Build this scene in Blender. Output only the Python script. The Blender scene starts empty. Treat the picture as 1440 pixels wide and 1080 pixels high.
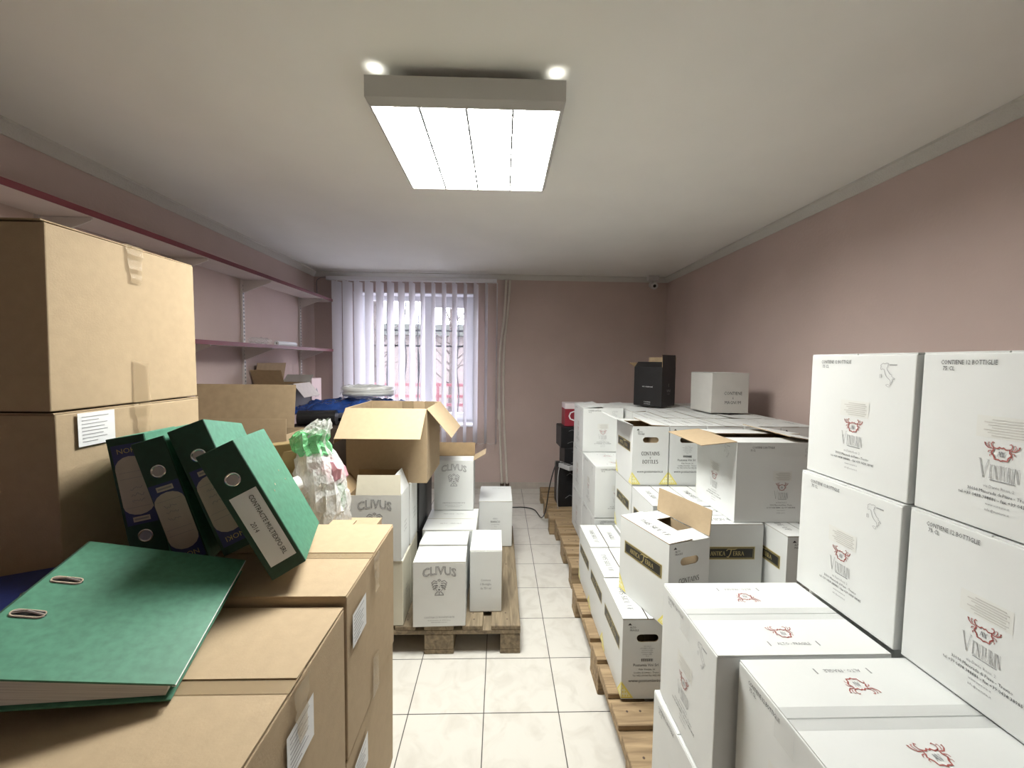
import bpy, bmesh, math, random
from mathutils import Vector, Matrix, Euler, noise
from mathutils.geometry import tessellate_polygon
random.seed(7)
S = bpy.context.scene
COL = S.collection

# ------------------------------------------------------------------ camera
FPX, CAMZ = 560.0, 1.45
def make_camera():
    vx, vy, roll = 703 - 720, 540 - 508.0, 0.012
    c, s = math.cos(roll), math.sin(roll)
    ux, uy = c*vx - s*vy, s*vx + c*vy
    th = math.atan2(uy, FPX); psi = math.atan2(-ux*math.cos(th), FPX)
    fw = Vector((math.sin(psi)*math.cos(th), math.cos(psi)*math.cos(th), -math.sin(th)))
    r0 = Vector((math.cos(psi), -math.sin(psi), 0)); u0 = r0.cross(fw)
    rt = r0*c + u0*s; up = u0*c - r0*s
    cam = bpy.data.cameras.new('camera'); cam.sensor_width = 36; cam.lens = FPX/1440*36
    cam.clip_start = 0.02
    o = bpy.data.objects.new('camera', cam); COL.objects.link(o)
    m = Matrix((rt, up, -fw)).transposed().to_4x4(); m.translation = (0, 0, CAMZ)
    o.matrix_world = m
    S.camera = o
make_camera()

# ------------------------------------------------------------------ light and exposure
S.view_settings.view_transform = 'Standard'
S.view_settings.look = 'None'
S.view_settings.gamma = 1.0
S.view_settings.use_curve_mapping = False
S.view_settings.exposure = 1.54
LAMP_STRENGTH = 22.0
W = bpy.data.worlds.new('overcast_sky'); S.world = W; W.use_nodes = True
bg = W.node_tree.nodes['Background']
bg.inputs[0].default_value = (0.86, 0.87, 1.0, 1); bg.inputs[1].default_value = 6.5
pl = bpy.data.lights.new('window_portal', 'AREA'); pl.shape = 'RECTANGLE'; pl.size = 1.36; pl.size_y = 1.5
pl.cycles.is_portal = True
po = bpy.data.objects.new('window_portal', pl); COL.objects.link(po)
po.location = (-0.94, 4.80, 1.45); po.rotation_euler = (math.radians(-90), 0, 0)

# ------------------------------------------------------------------ materials
MATS = {}
def mat(name, col, rough=0.6, metal=0.0, nscale=0, namt=0.0, bump=0.0, bscale=None, stretch=(1,1,1), spec=0.5, trans=0.0, coat=0.0):
    """Plain or noise-varied principled material."""
    m = bpy.data.materials.new(name); m.use_nodes = True
    nt = m.node_tree; b = nt.nodes['Principled BSDF']
    b.inputs['Base Color'].default_value = (*col, 1); b.inputs['Roughness'].default_value = rough
    b.inputs['Metallic'].default_value = metal
    b.inputs['Specular IOR Level'].default_value = spec
    b.inputs['Coat Weight'].default_value = coat
    if nscale or bump:
        tc = nt.nodes.new('ShaderNodeTexCoord'); mp = nt.nodes.new('ShaderNodeMapping')
        mp.inputs['Scale'].default_value = stretch
        nt.links.new(tc.outputs['Object'], mp.inputs[0])
    if nscale:
        n = nt.nodes.new('ShaderNodeTexNoise'); n.inputs['Scale'].default_value = nscale
        n.inputs['Detail'].default_value = 6
        nt.links.new(mp.outputs[0], n.inputs['Vector'])
        r = nt.nodes.new('ShaderNodeValToRGB')
        r.color_ramp.elements[0].position = .3; r.color_ramp.elements[1].position = .7
        r.color_ramp.elements[0].color = (*[max(0, c*(1-namt)) for c in col], 1)
        r.color_ramp.elements[1].color = (*[min(1, c*(1+namt)) for c in col], 1)
        nt.links.new(n.outputs['Fac'], r.inputs[0]); nt.links.new(r.outputs[0], b.inputs['Base Color'])
    if bump:
        n2 = nt.nodes.new('ShaderNodeTexNoise'); n2.inputs['Scale'].default_value = bscale or nscale or 50
        n2.inputs['Detail'].default_value = 5
        nt.links.new(mp.outputs[0], n2.inputs['Vector'])
        bp = nt.nodes.new('ShaderNodeBump'); bp.inputs['Strength'].default_value = bump; bp.inputs['Distance'].default_value = .01
        nt.links.new(n2.outputs['Fac'], bp.inputs['Height']); nt.links.new(bp.outputs[0], b.inputs['Normal'])
    if trans:
        b.inputs['Transmission Weight'].default_value = trans
    MATS[name] = m
    return m

mat('wall_pink', (.575, .458, .42), .85, nscale=2.2, namt=.05, bump=.12, bscale=60)
mat('ceiling_white', (.90, .90, .85), .9, nscale=3, namt=.02)
mat('cornice_white', (.66, .65, .60), .85, bump=.5, bscale=140)
mat('skirting_tile', (.50, .45, .40), .35, nscale=14, namt=.08)
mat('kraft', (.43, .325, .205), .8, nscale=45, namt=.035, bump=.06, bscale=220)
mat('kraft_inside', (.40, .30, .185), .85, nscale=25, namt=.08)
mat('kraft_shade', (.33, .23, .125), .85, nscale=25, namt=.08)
mat('white_card', (.69, .705, .695), .55, nscale=7, namt=.02, bump=.03, bscale=25)
mat('cream_card', (.66, .63, .52), .6, nscale=9, namt=.04, bump=.05, bscale=30)
mat('grey_card', (.50, .49, .46), .65, nscale=9, namt=.04)
mat('black_card', (.008, .008, .0092), .45, nscale=12, namt=.3, bump=.05, bscale=30)
mat('black_film', (.012, .011, .011), .22, bump=.9, bscale=16)
mat('dark_brown_card', (.05, .034, .024), .6, nscale=15, namt=.2)
mat('ink_black', (.035, .035, .04), .7)
mat('ink_grey', (.26, .26, .27), .7)
mat('ink_pale', (.52, .51, .48), .7)
mat('label_pale', (.68, .685, .655), .6)
mat('ink_mid', (.36, .36, .36), .7)
mat('ink_red', (.34, .085, .075), .7)
mat('ink_white', (.8, .8, .8), .6)
mat('plaque_black', (.018, .017, .014), .4)
mat('gold', (.46, .38, .16), .4)
mat('yellow_print', (.82, .72, .16), .6)
mat('yellow_pale', (.86, .84, .56), .6)
mat('paper_white', (.78, .79, .80), .6)
mat('paper_edge', (.60, .59, .56), .8, nscale=120, namt=.2, stretch=(.05,.05,6))
mat('binder_green', (.06, .205, .13), .55, nscale=70, namt=.16)
mat('binder_green_shaded', (.008, .045, .025), .5, nscale=60, namt=.2)  # cover green darkened, paints the shade on spines turned from the lamp
mat('binder_blue', (.022, .035, .16), .5, nscale=60, namt=.15)
mat('label_blue', (.035, .045, .15), .5)
mat('label_beige', (.50, .44, .38), .7, nscale=30, namt=.06)
mat('chrome', (.75, .75, .76), .18, 1.0)
mat('dull_metal', (.42, .42, .41), .4, .9)
mat('lamp_housing', (.62, .62, .60), .45)
mat('louvre_grey', (.05, .05, .05), .5)
mat('lamp_reflector', (.85, .86, .86), .25)
mat('shelf_white', (.62, .55, .52), .5, nscale=5, namt=.05)
mat('shelf_red', (.15, .022, .03), .45)
mat('bracket_white', (.66, .62, .60), .5)
mat('upvc', (.82, .82, .85), .3)
mat('pipe_cream', (.72, .67, .60), .4, nscale=10, namt=.08)
mat('rust', (.09, .06, .045), .8, nscale=60, namt=.4)
mat('black_plastic', (.012, .012, .013), .35)
mat('grey_plastic', (.45, .45, .45), .4)
mat('camera_white', (.66, .64, .63), .4)
mat('sign_red', (.30, .022, .04), .5)
mat('sign_white', (.80, .72, .74), .5)
mat('tarp_blue', (.014, .05, .21), .22, nscale=9, namt=.35, bump=.9, bscale=14)
mat('hose_white', (.68, .69, .68), .35)
mat('brown_paper', (.25, .18, .075), .7, nscale=20, namt=.15)
mat('bag_green', (.16, .55, .22), .4)
mat('bag_content', (.80, .80, .78), .6)
mat('bag_pink', (.62, .30, .36), .5)
mat('foreign_pink', (.72, .56, .53), .6)
mat('brick_far', (.105, .088, .08), .9, nscale=6, namt=.12)
mat('fascia_far', (.03, .033, .026), .8)
mat('railing_red', (.07, .005, .01), .5)
mat('grille_black', (.02, .02, .022), .5)
mat('bark', (.03, .022, .018), .9)
mat('ground_far', (.09, .088, .085), .9, nscale=4, namt=.1)

def tile_material():
    m = bpy.data.materials.new('floor_tile'); m.use_nodes = True; MATS['floor_tile'] = m
    nt = m.node_tree; L = nt.links; b = nt.nodes['Principled BSDF']
    tc = nt.nodes.new('ShaderNodeTexCoord'); mp = nt.nodes.new('ShaderNodeMapping')
    mp.inputs['Location'].default_value = (.052 + .31*20, -1.565 + .303*20, 0)
    L.new(tc.outputs['Object'], mp.inputs[0])
    br = nt.nodes.new('ShaderNodeTexBrick'); br.offset = 0; br.squash = 1
    br.inputs['Scale'].default_value = 1; br.inputs['Brick Width'].default_value = .31; br.inputs['Row Height'].default_value = .303
    br.inputs['Mortar Size'].default_value = .0022; br.inputs['Mortar Smooth'].default_value = .3
    br.inputs['Bias'].default_value = 0
    L.new(mp.outputs[0], br.inputs['Vector'])
    n = nt.nodes.new('ShaderNodeTexNoise'); n.inputs['Scale'].default_value = 9; n.inputs['Detail'].default_value = 8; n.inputs['Distortion'].default_value = 1.2
    L.new(mp.outputs[0], n.inputs['Vector'])
    r = nt.nodes.new('ShaderNodeValToRGB')
    r.color_ramp.elements[0].position = .32; r.color_ramp.elements[0].color = (.585, .56, .51, 1)
    r.color_ramp.elements[1].position = .55; r.color_ramp.elements[1].color = (.66, .64, .59, 1)
    L.new(n.outputs['Fac'], r.inputs[0])
    mx = nt.nodes.new('ShaderNodeMix'); mx.data_type = 'RGBA'
    L.new(br.outputs['Fac'], mx.inputs[0]); L.new(r.outputs[0], mx.inputs[6]); mx.inputs[7].default_value = (.055, .05, .047, 1)
    L.new(mx.outputs[2], b.inputs['Base Color'])
    b.inputs['Roughness'].default_value = .32
    bp = nt.nodes.new('ShaderNodeBump'); bp.inputs['Strength'].default_value = .4; bp.inputs['Distance'].default_value = .002; bp.invert = True
    L.new(br.outputs['Fac'], bp.inputs['Height']); L.new(bp.outputs[0], b.inputs['Normal'])
tile_material()

def wood_material(name, a, bcol):
    m = bpy.data.materials.new(name); m.use_nodes = True; MATS[name] = m
    nt = m.node_tree; L = nt.links; b = nt.nodes['Principled BSDF']; b.inputs['Roughness'].default_value = .8
    tc = nt.nodes.new('ShaderNodeTexCoord'); mp = nt.nodes.new('ShaderNodeMapping'); mp.inputs['Scale'].default_value = (3, 30, 30)
    L.new(tc.outputs['Object'], mp.inputs[0])
    n = nt.nodes.new('ShaderNodeTexNoise'); n.inputs['Scale'].default_value = 1.6; n.inputs['Detail'].default_value = 8; n.inputs['Distortion'].default_value = .6
    L.new(mp.outputs[0], n.inputs['Vector'])
    r = nt.nodes.new('ShaderNodeValToRGB'); r.color_ramp.elements[0].position = .3; r.color_ramp.elements[1].position = .7
    r.color_ramp.elements[0].color = (*a, 1); r.color_ramp.elements[1].color = (*bcol, 1)
    L.new(n.outputs['Fac'], r.inputs[0]); L.new(r.outputs[0], b.inputs['Base Color'])
    bp = nt.nodes.new('ShaderNodeBump'); bp.inputs['Strength'].default_value = .3; bp.inputs['Distance'].default_value = .004
    L.new(n.outputs['Fac'], bp.inputs['Height']); L.new(bp.outputs[0], b.inputs['Normal'])
wood_material('pallet_wood', (.20, .135, .075), (.40, .29, .165))
wood_material('pallet_wood_old', (.13, .10, .065), (.30, .235, .15))

def mix_clear(name, col, rough, alpha, bump=0, bscale=20):
    """thin see-through film: transparent + glossy/diffuse"""
    m = bpy.data.materials.new(name); m.use_nodes = True; MATS[name] = m
    nt = m.node_tree; L = nt.links; b = nt.nodes['Principled BSDF']; out = nt.nodes['Material Output']
    b.inputs['Base Color'].default_value = (*col, 1); b.inputs['Roughness'].default_value = rough
    t = nt.nodes.new('ShaderNodeBsdfTransparent'); mx = nt.nodes.new('ShaderNodeMixShader'); mx.inputs[0].default_value = alpha
    L.new(t.outputs[0], mx.inputs[1]); L.new(b.outputs[0], mx.inputs[2]); L.new(mx.outputs[0], out.inputs[0])
    if bump:
        n = nt.nodes.new('ShaderNodeTexNoise'); n.inputs['Scale'].default_value = bscale
        bp = nt.nodes.new('ShaderNodeBump'); bp.inputs['Strength'].default_value = bump; bp.inputs['Distance'].default_value = .01
        L.new(n.outputs['Fac'], bp.inputs['Height']); L.new(bp.outputs[0], b.inputs['Normal'])
mix_clear('tape_clear', (.46, .35, .215), .2, .5, .25, 40)
mix_clear('tape_pale', (.74, .75, .74), .12, .08)
mix_clear('tape_white', (.72, .66, .55), .2, .75, .5, 40)
mix_clear('film_white', (.85, .85, .84), .15, .55, .6, 25)
mix_clear('film_green', (.18, .62, .26), .25, .72, .5, 25)
mix_clear('film_hose', (.80, .81, .80), .12, .28, .6, 25)
mix_clear('window_glass', (.8, .85, .9), .02, .06)

def slat_material():
    m = bpy.data.materials.new('blind_fabric'); m.use_nodes = True; MATS['blind_fabric'] = m
    nt = m.node_tree; L = nt.links; out = nt.nodes['Material Output']; nt.nodes.remove(nt.nodes['Principled BSDF'])
    d = nt.nodes.new('ShaderNodeBsdfDiffuse'); d.inputs[0].default_value = (.74, .72, .74, 1)
    t = nt.nodes.new('ShaderNodeBsdfTranslucent'); t.inputs[0].default_value = (.74, .72, .74, 1)
    mx = nt.nodes.new('ShaderNodeMixShader'); mx.inputs[0].default_value = .38
    L.new(d.outputs[0], mx.inputs[1]); L.new(t.outputs[0], mx.inputs[2]); L.new(mx.outputs[0], out.inputs[0])
slat_material()

def emit(name, col, strength):
    m = bpy.data.materials.new(name); m.use_nodes = True; MATS[name] = m
    nt = m.node_tree; e = nt.nodes.new('ShaderNodeEmission'); e.inputs[0].default_value = (*col, 1); e.inputs[1].default_value = strength
    nt.links.new(e.outputs[0], nt.nodes['Material Output'].inputs[0]); nt.nodes.remove(nt.nodes['Principled BSDF'])
emit('lamp_light', (1.0, 1.0, .945), LAMP_STRENGTH)

# ------------------------------------------------------------------ mesh helpers
TXT = {}
def text_geo(s, outline=False, res=2):
    k = (s, outline, res)
    if k in TXT: return TXT[k]
    cu = bpy.data.curves.new('t', 'FONT'); cu.body = s; cu.align_x = 'CENTER'; cu.align_y = 'CENTER'; cu.size = 1; cu.resolution_u = res
    if outline:
        cu.fill_mode = 'NONE'; cu.bevel_depth = .022; cu.bevel_resolution = 0
    o = bpy.data.objects.new('t', cu); COL.objects.link(o)
    me = bpy.data.meshes.new_from_object(o.evaluated_get(bpy.context.evaluated_depsgraph_get()))
    V = [tuple(v.co) for v in me.vertices]; Fs = [tuple(p.vertices) for p in me.polygons]
    bpy.data.objects.remove(o); bpy.data.curves.remove(cu); bpy.data.meshes.remove(me)
    TXT[k] = (V, Fs); return TXT[k]

class MB:
    def __init__(s): s.v = []; s.f = []; s.m = []; s.mats = []
    def mi(s, name):
        if name not in s.mats: s.mats.append(name)
        return s.mats.index(name)
    def add(s, V, Fs, mn):
        o = len(s.v); i = s.mi(mn)
        s.v += [tuple(p) for p in V]
        for f in Fs: s.f.append(tuple(o+a for a in f)); s.m.append(i)
    def box(s, a, b, mn, xf=None):
        x0,y0,z0 = a; x1,y1,z1 = b
        V = [(x0,y0,z0),(x1,y0,z0),(x1,y1,z0),(x0,y1,z0),(x0,y0,z1),(x1,y0,z1),(x1,y1,z1),(x0,y1,z1)]
        if xf: V = [xf(*p) for p in V]
        s.add(V, [(3,2,1,0),(4,5,6,7),(0,1,5,4),(1,2,6,5),(2,3,7,6),(3,0,4,7)], mn)
    def hexa(s, V, mn):
        s.add(V, [(3,2,1,0),(4,5,6,7),(0,1,5,4),(1,2,6,5),(2,3,7,6),(3,0,4,7)], mn)
    def quad(s, V, mn): s.add(V, [tuple(range(len(V)))], mn)
    def tube(s, pts, r, mn, n=8, closed=False, cap=True):
        P = [Vector(p) for p in pts]; N = len(P); o = []
        up = Vector((0, 0, 1)); prev = None
        for i in range(N):
            a = P[(i-1) % N] if (closed or i > 0) else P[i]; b = P[(i+1) % N] if (closed or i < N-1) else P[i]
            t = (b-a).normalized()
            if prev is None:
                u = t.cross(up)
                if u.length < 1e-3: u = t.cross(Vector((1, 0, 0)))
            else: u = prev - t*prev.dot(t)
            u.normalize(); prev = u; w = t.cross(u)
            rr = r[i] if isinstance(r, (list, tuple)) else r
            for k in range(n):
                an = 2*math.pi*k/n; o.append(P[i] + u*math.cos(an)*rr + w*math.sin(an)*rr)
        Fs = []
        for i in range(N if closed else N-1):
            j = (i+1) % N
            for k in range(n):
                l = (k+1) % n; Fs.append((i*n+k, i*n+l, j*n+l, j*n+k))
        if cap and not closed: Fs += [tuple(range(n-1, -1, -1)), tuple((N-1)*n+k for k in range(n))]
        s.add(o, Fs, mn)
    def cyl(s, a, b, r, mn, n=20): s.tube([a, b], r, mn, n)
    # flat print on a face: xf(u, v, n) -> local point
    def stroke(s, pts, w, xf, mn, closed=False, n=.0006):
        P = [Vector((p[0], p[1])) for p in pts]; N = len(P); A = []
        for i in range(N):
            a = P[(i-1) % N] if (closed or i > 0) else P[i]; b = P[(i+1) % N] if (closed or i < N-1) else P[i]
            t = (b-a); t = t.normalized() if t.length > 1e-9 else Vector((1, 0)); q = Vector((-t.y, t.x))*w/2
            A += [xf(*(P[i]+q), n), xf(*(P[i]-q), n)]
        s.add(A, [(2*i, 2*i+1, 2*((i+1) % N)+1, 2*((i+1) % N)) for i in range(N if closed else N-1)], mn)
    def poly(s, pts, xf, mn, n=.0005):
        V = [xf(p[0], p[1], n) for p in pts]
        s.add(V, [tuple(t) for t in tessellate_polygon([[Vector((p[0], p[1], 0)) for p in pts]])], mn)
    def text(s, t, size, u, v, xf, mn, sx=1.0, rot=0.0, outline=False, arch=0.0, n=.0007, res=2):
        V, Fs = text_geo(t, outline, res); c, sn = math.cos(rot), math.sin(rot); o = []
        for x, y, z in V:
            x *= size*sx; y *= size
            if arch: y -= arch*x*x
            o.append(xf(u + x*c - y*sn, v + x*sn + y*c, n + (z*size*.3 if outline else 0)))
        s.add(o, Fs, mn)
    def mesh(s, name, smooth=False, bevel=0, seg=2):
        me = bpy.data.meshes.new(name); me.from_pydata([tuple(p) for p in s.v], [], s.f)
        for mn in s.mats: me.materials.append(MATS[mn])
        me.polygons.foreach_set('material_index', s.m)
        if smooth: me.polygons.foreach_set('use_smooth', [True]*len(s.f))
        if bevel:
            bm = bmesh.new(); bm.from_mesh(me)
            bmesh.ops.bevel(bm, geom=list(bm.edges), offset=bevel, segments=seg, affect='EDGES', profile=.5, clamp_overlap=True)
            bm.to_mesh(me); bm.free()
        me.update(); return me

def O(name, me, parent=None, loc=None, rot=None):
    if isinstance(me, MB): me = me.mesh(name)
    o = bpy.data.objects.new(name, me); COL.objects.link(o)
    if parent: o.parent = parent
    if loc: o.location = loc
    if rot: o.rotation_euler = rot
    return o
def tag(o, label, cat, group=None, kind=None):
    o['label'] = label; o['category'] = cat
    if group: o['group'] = group
    if kind: o['kind'] = kind
    return o
def thing(name, label, cat, loc=(0,0,0), rz=0.0, group=None):
    o = bpy.data.objects.new(name, None); o.empty_display_size = .05; COL.objects.link(o)
    o.location = loc; o.rotation_euler = rz if isinstance(rz, (tuple, Euler)) else (0, 0, rz)
    return tag(o, label, cat, group)
def struct(name, mb, **k):
    o = O(name, mb.mesh(name, **k) if isinstance(mb, MB) else mb); o['kind'] = 'structure'; return o

# ------------------------------------------------------------------ room
XL, XR, YB, YF, ZC = -2.04, 1.87, 4.47, -1.2, 2.40
m = MB(); m.quad([(XL,YF,0),(XR,YF,0),(XR,YB,0),(XL,YB,0)], 'floor_tile'); struct('floor', m)
m = MB(); m.box((XL-.2,YF-.2,ZC),(XR+.2,YB+.3,ZC+.12), 'ceiling_white'); struct('ceiling', m)
m = MB(); m.box((XL-.2,YF,0),(XL,YB,ZC), 'wall_pink'); struct('wall_left', m)
m = MB(); m.box((XR,YF,0),(XR+.2,YB,ZC), 'wall_pink'); struct('wall_right', m)
m = MB(); m.box((XL-.2,YF-.2,0),(XR+.2,YF,ZC), 'wall_pink'); struct('wall_front', m)
WX0, WX1, WZ0, WZ1 = -1.615, -.26, .71, 2.195
m = MB()
for a, b in (((XL-.2,YB,0),(WX0,YB+.3,ZC)), ((WX1,YB,0),(XR+.2,YB+.3,ZC)), ((WX0,YB,0),(WX1,YB+.3,WZ0)), ((WX0,YB,WZ1),(WX1,YB+.3,ZC))):
    m.box(a, b, 'wall_pink')
struct('wall_back', m)
def cornice(name, p0, p1, nrm):
    prof = [(0,0),(.055,0),(.055,-.012),(.046,-.016),(.040,-.020),(.022,-.034),(.012,-.044),(.008,-.050),(0,-.050)]
    V = []; n = len(prof)
    for p in (p0, p1):
        for a, b in prof: V.append((p[0]+nrm[0]*a, p[1]+nrm[1]*a, ZC-.0005+b))
    Fs = [(i, (i+1) % n, n+(i+1) % n, n+i) for i in range(n)] + [tuple(range(n)), tuple(range(2*n-1, n-1, -1))]
    m = MB(); m.add(V, Fs, 'cornice_white'); struct(name, m)
cornice('trim_1', (XL,YF), (XL,YB), (1,0))
cornice('trim_2', (XR,YF), (XR,YB), (-1,0))
cornice('trim_3', (XL,YB), (XR,YB), (0,-1))
m = MB()
x = XL
while x < XR - .01:
    x2 = min(x+.31, XR); m.box((x+.001,YB-.009,0),(x2-.001,YB-.0005,.075), 'skirting_tile'); x = x2
struct('baseboard_back', m)

# window
m = MB(); yw = YB+.2
def frame_rect(m, x0, z0, x1, z1, t, y0, y1, mn):
    m.box((x0,y0,z0),(x1,y1,z0+t), mn); m.box((x0,y0,z1-t),(x1,y1,z1), mn)
    m.box((x0,y0,z0+t),(x0+t,y1,z1-t), mn); m.box((x1-t,y0,z0+t),(x1,y1,z1-t), mn)
frame_rect(m, WX0+.002, WZ0+.002, WX1-.002, WZ1-.002, .06, yw, yw+.07, 'upvc')
m.box((-.925,yw,WZ0+.06),(-.835,yw+.07,WZ1-.06), 'upvc')
w1 = struct('window_1', m)
m = MB(); frame_rect(m, -.835, WZ0+.06, WX1-.06, WZ1-.065, .07, yw-.02, yw+.03, 'upvc')
O('window_sash', m, w1)
m = MB(); m.box((WX0+.06,yw+.04,WZ0+.06),(-.925,yw+.046,WZ1-.06), 'window_glass'); m.box((-.77,yw+.04,WZ0+.12),(WX1-.12,yw+.046,WZ1-.13), 'window_glass')
O('pane', m, w1)
m = MB(); m.box((WX0+.003,YB-.03,WZ0+.0005),(WX1-.003,yw-.001,WZ0+.022), 'upvc'); O('window_sill', m.mesh('window_sill', bevel=.004), w1)
m = MB(); m.box((-.80,yw-.055,1.35),(-.785,yw-.02,1.50), 'upvc'); O('window_handle', m, w1)
m = MB()
for a, b in (((WX0,YB+.001,WZ0+.03),(WX0+.012,yw-.001,WZ1-.001)), ((WX1-.012,YB+.001,WZ0+.03),(WX1,yw-.001,WZ1-.001)), ((WX0+.012,YB+.001,WZ1-.012),(WX1-.012,yw-.001,WZ1))):
    m.box(a, b, 'upvc')
O('window_reveal', m, w1)

# outside the window
m = MB(); m.quad([(-9,YB+.3,-.3),(6,YB+.3,-.3),(6,12,-.3),(-9,12,-.3)], 'ground_far'); struct('trim_4', m).name = 'yard_ground'
fb = thing('far_building', 'pale brick building with dark roof fascia seen through the window', 'building', (-2,10,-.3))
m = MB(); m.box((-6,0,0),(6,.3,2.35), 'brick_far'); O('wall', m, fb)
m = MB(); m.box((-6.2,-.3,2.35),(6.2,.4,2.62), 'fascia_far'); O('roof_fascia', m, fb)
rl = thing('railing', 'red metal railing standing in the yard outside the window', 'railing', (-1.6,7.0,-.3))
m = MB()
for z in (.95, 1.1, 1.3): m.box((-2.5,-.02,z),(2.5,.02,z+.05), 'railing_red')
O('rail', m, rl)
for k in range(6):
    m = MB(); m.box((-2.5+k,-.018,0),(-2.46+k,.018,1.36), 'railing_red'); O('post', m, rl)
gr = thing('window_grille', 'black wrought iron burglar bars just outside the window panes', 'grille', (0,YB+.285,0))
m = MB()
for z in (1.62, 1.80): m.box((WX0,-.006,z-.009),(WX1,.006,z+.009), 'grille_black')
O('cross_bar', m, gr)
for k, xx in enumerate((-1.33, -1.12, -.965, -.80, -.655, -.50)):
    m = MB(); pts = []
    for i in range(25):
        z = WZ0 + (WZ1-WZ0)*i/24; pts.append((xx + .012*math.sin(i*.55+k) * (1 if k % 2 else .4), 0, z))
    rr = [.0075 + (.006 if 9 <= i <= 13 and k in (2, 3) else 0) for i in range(25)]
    m.tube(pts, rr, 'grille_black', 6); O('bar', m, gr)
def tree(x, y, label):
    t = thing('bare_tree', label, 'tree', (x,y,-.3), 0, 'bare trees in the yard')
    m = MB(); m.tube([(0,0,0),(.05,0,1.5),(0,.1,3.5)], [.08,.06,.02], 'bark', 8); O('trunk', m, t)
    rnd = random.Random(int(x*100)); m = MB()
    for k in range(26):
        z = 1.2 + rnd.random()*2.2; a = rnd.random()*6.3; l = .5 + rnd.random()*.9
        p = [(0,0,z)]
        for i in range(1, 5): p.append((math.cos(a)*l*i/4 + rnd.uniform(-.05,.05), math.sin(a)*l*i/4, z + l*.7*i/4 + rnd.uniform(-.05,.08)))
        m.tube(p, [.018,.013,.010,.007,.004], 'bark', 5)
    O('branches', m, t)
tree(-2.6, 8.3, 'bare branching tree behind the left window pane')
tree(-1.0, 8.0, 'bare branching tree behind the right window pane')

# vertical blinds
bl = thing('vertical_blind', 'white fabric vertical blind hanging open over the window', 'blind', (0,4.37,0))
m = MB(); m.box((-1.86,-.022,2.295),(-.04,.022,2.335), 'upvc'); O('headrail', m.mesh('headrail', bevel=.003), bl)
for k in range(16):
    xx = -1.755 + k*.1145; m = MB(); r2 = random.Random(k)
    th = math.radians([58,60,64,66,68,69,70,72,80,80,76,72,78,70,80,84][k] + r2.uniform(-2,2)); w = .127
    hh = [.545,.54][k % 2]; V = []
    for zi in range(9):
        z = hh + (2.285-hh)*zi/8; tw = th + .03*math.sin(zi*.5+k)*(1-zi/8)
        for i in range(4):
            u = (i/3-.5)*w; c = .006*(1-(2*i/3-1)**2)
            V.append((xx + u*math.cos(tw) + c*math.sin(tw), u*math.sin(tw) - c*math.cos(tw), z))
    m.add(V, [(a*4+i, a*4+i+1, a*4+i+5, a*4+i+4) for a in range(8) for i in range(3)], 'blind_fabric')
    sl = O('slat', m.mesh('slat', smooth=True), bl)
    m = MB(); m.box((xx-.006,-.004,2.284),(xx+.006,.004,2.297), 'upvc'); O('slat_hanger', m, sl)
m = MB(); pts = [(-1.755+k*.1145/2, -.03*(1 if k % 2 else .2), .55 - .012*(k % 2)) for k in range(31)]
m.tube(pts, .0018, 'hose_white', 5); O('bottom_chain', m, bl)

# ceiling lamp
lp = thing('ceiling_lamp', 'square white louvred fluorescent lamp glowing on the ceiling', 'lamp', (-.1175,1.676,2.279), (0,0,-.008))
m = MB(); a = .3275; b = .3135; zt = .088; zc = .021
V = []
for q, z in ((b, 0), (a, zc), (a, zt)):
    V += [(-q,-q,z),(q,-q,z),(q,q,z),(-q,q,z)]
i_ = b-.004
V += [(-i_,-i_,0),(i_,-i_,0),(i_,i_,0),(-i_,i_,0),(-i_,-i_,.07),(i_,-i_,.07),(i_,i_,.07),(-i_,i_,.07)]
Fs = []
for k in range(4):
    n = (k+1) % 4
    Fs += [(k,n,4+n,4+k),(4+k,4+n,8+n,8+k),(12+k,12+n,n,k),(16+k,16+n,12+n,12+k)]
Fs += [(8,9,10,11)]
m.add(V, Fs, 'lamp_housing'); O('housing', m, lp)
m = MB(); m.quad([(-i_,-i_,.03),(-i_,i_,.03),(i_,i_,.03),(i_,-i_,.03)], 'lamp_light'); O('lit_diffuser', m, lp)
for k in (-1, 0, 1):
    m = MB(); m.box((k*i_/2-.0034,-i_,.0005),(k*i_/2+.0034,i_,.010), 'louvre_grey'); O('louvre_divider', m, lp)
m = MB()
for k in range(1, 12):
    y = -i_ + 2*i_*k/12
    m.box((-i_,y-.0009,.012),(i_,y+.0009,.022), 'lamp_reflector')
O('louvre_blades', m, lp)
for sx in (-1, 1):
    m = MB(); m.cyl((sx*.2,-.2,zt),(sx*.2,-.2,ZC-2.279), .012, 'lamp_housing'); O('standoff', m, lp)
    m = MB(); m.cyl((sx*.2,.2,zt),(sx*.2,.2,ZC-2.279), .012, 'lamp_housing'); O('standoff', m, lp)
    d = bpy.data.lights.new('lamp_leak', 'AREA'); d.size = .025; d.energy = .006; d.color = (1,.98,.9); d.spread = math.radians(110)
    lo = bpy.data.objects.new('lamp_leak', d); COL.objects.link(lo); lo.parent = lp
    lo.location = (sx*(a-.03),-a+.018,zt+.002); lo.rotation_euler = (math.pi,0,0)

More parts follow.
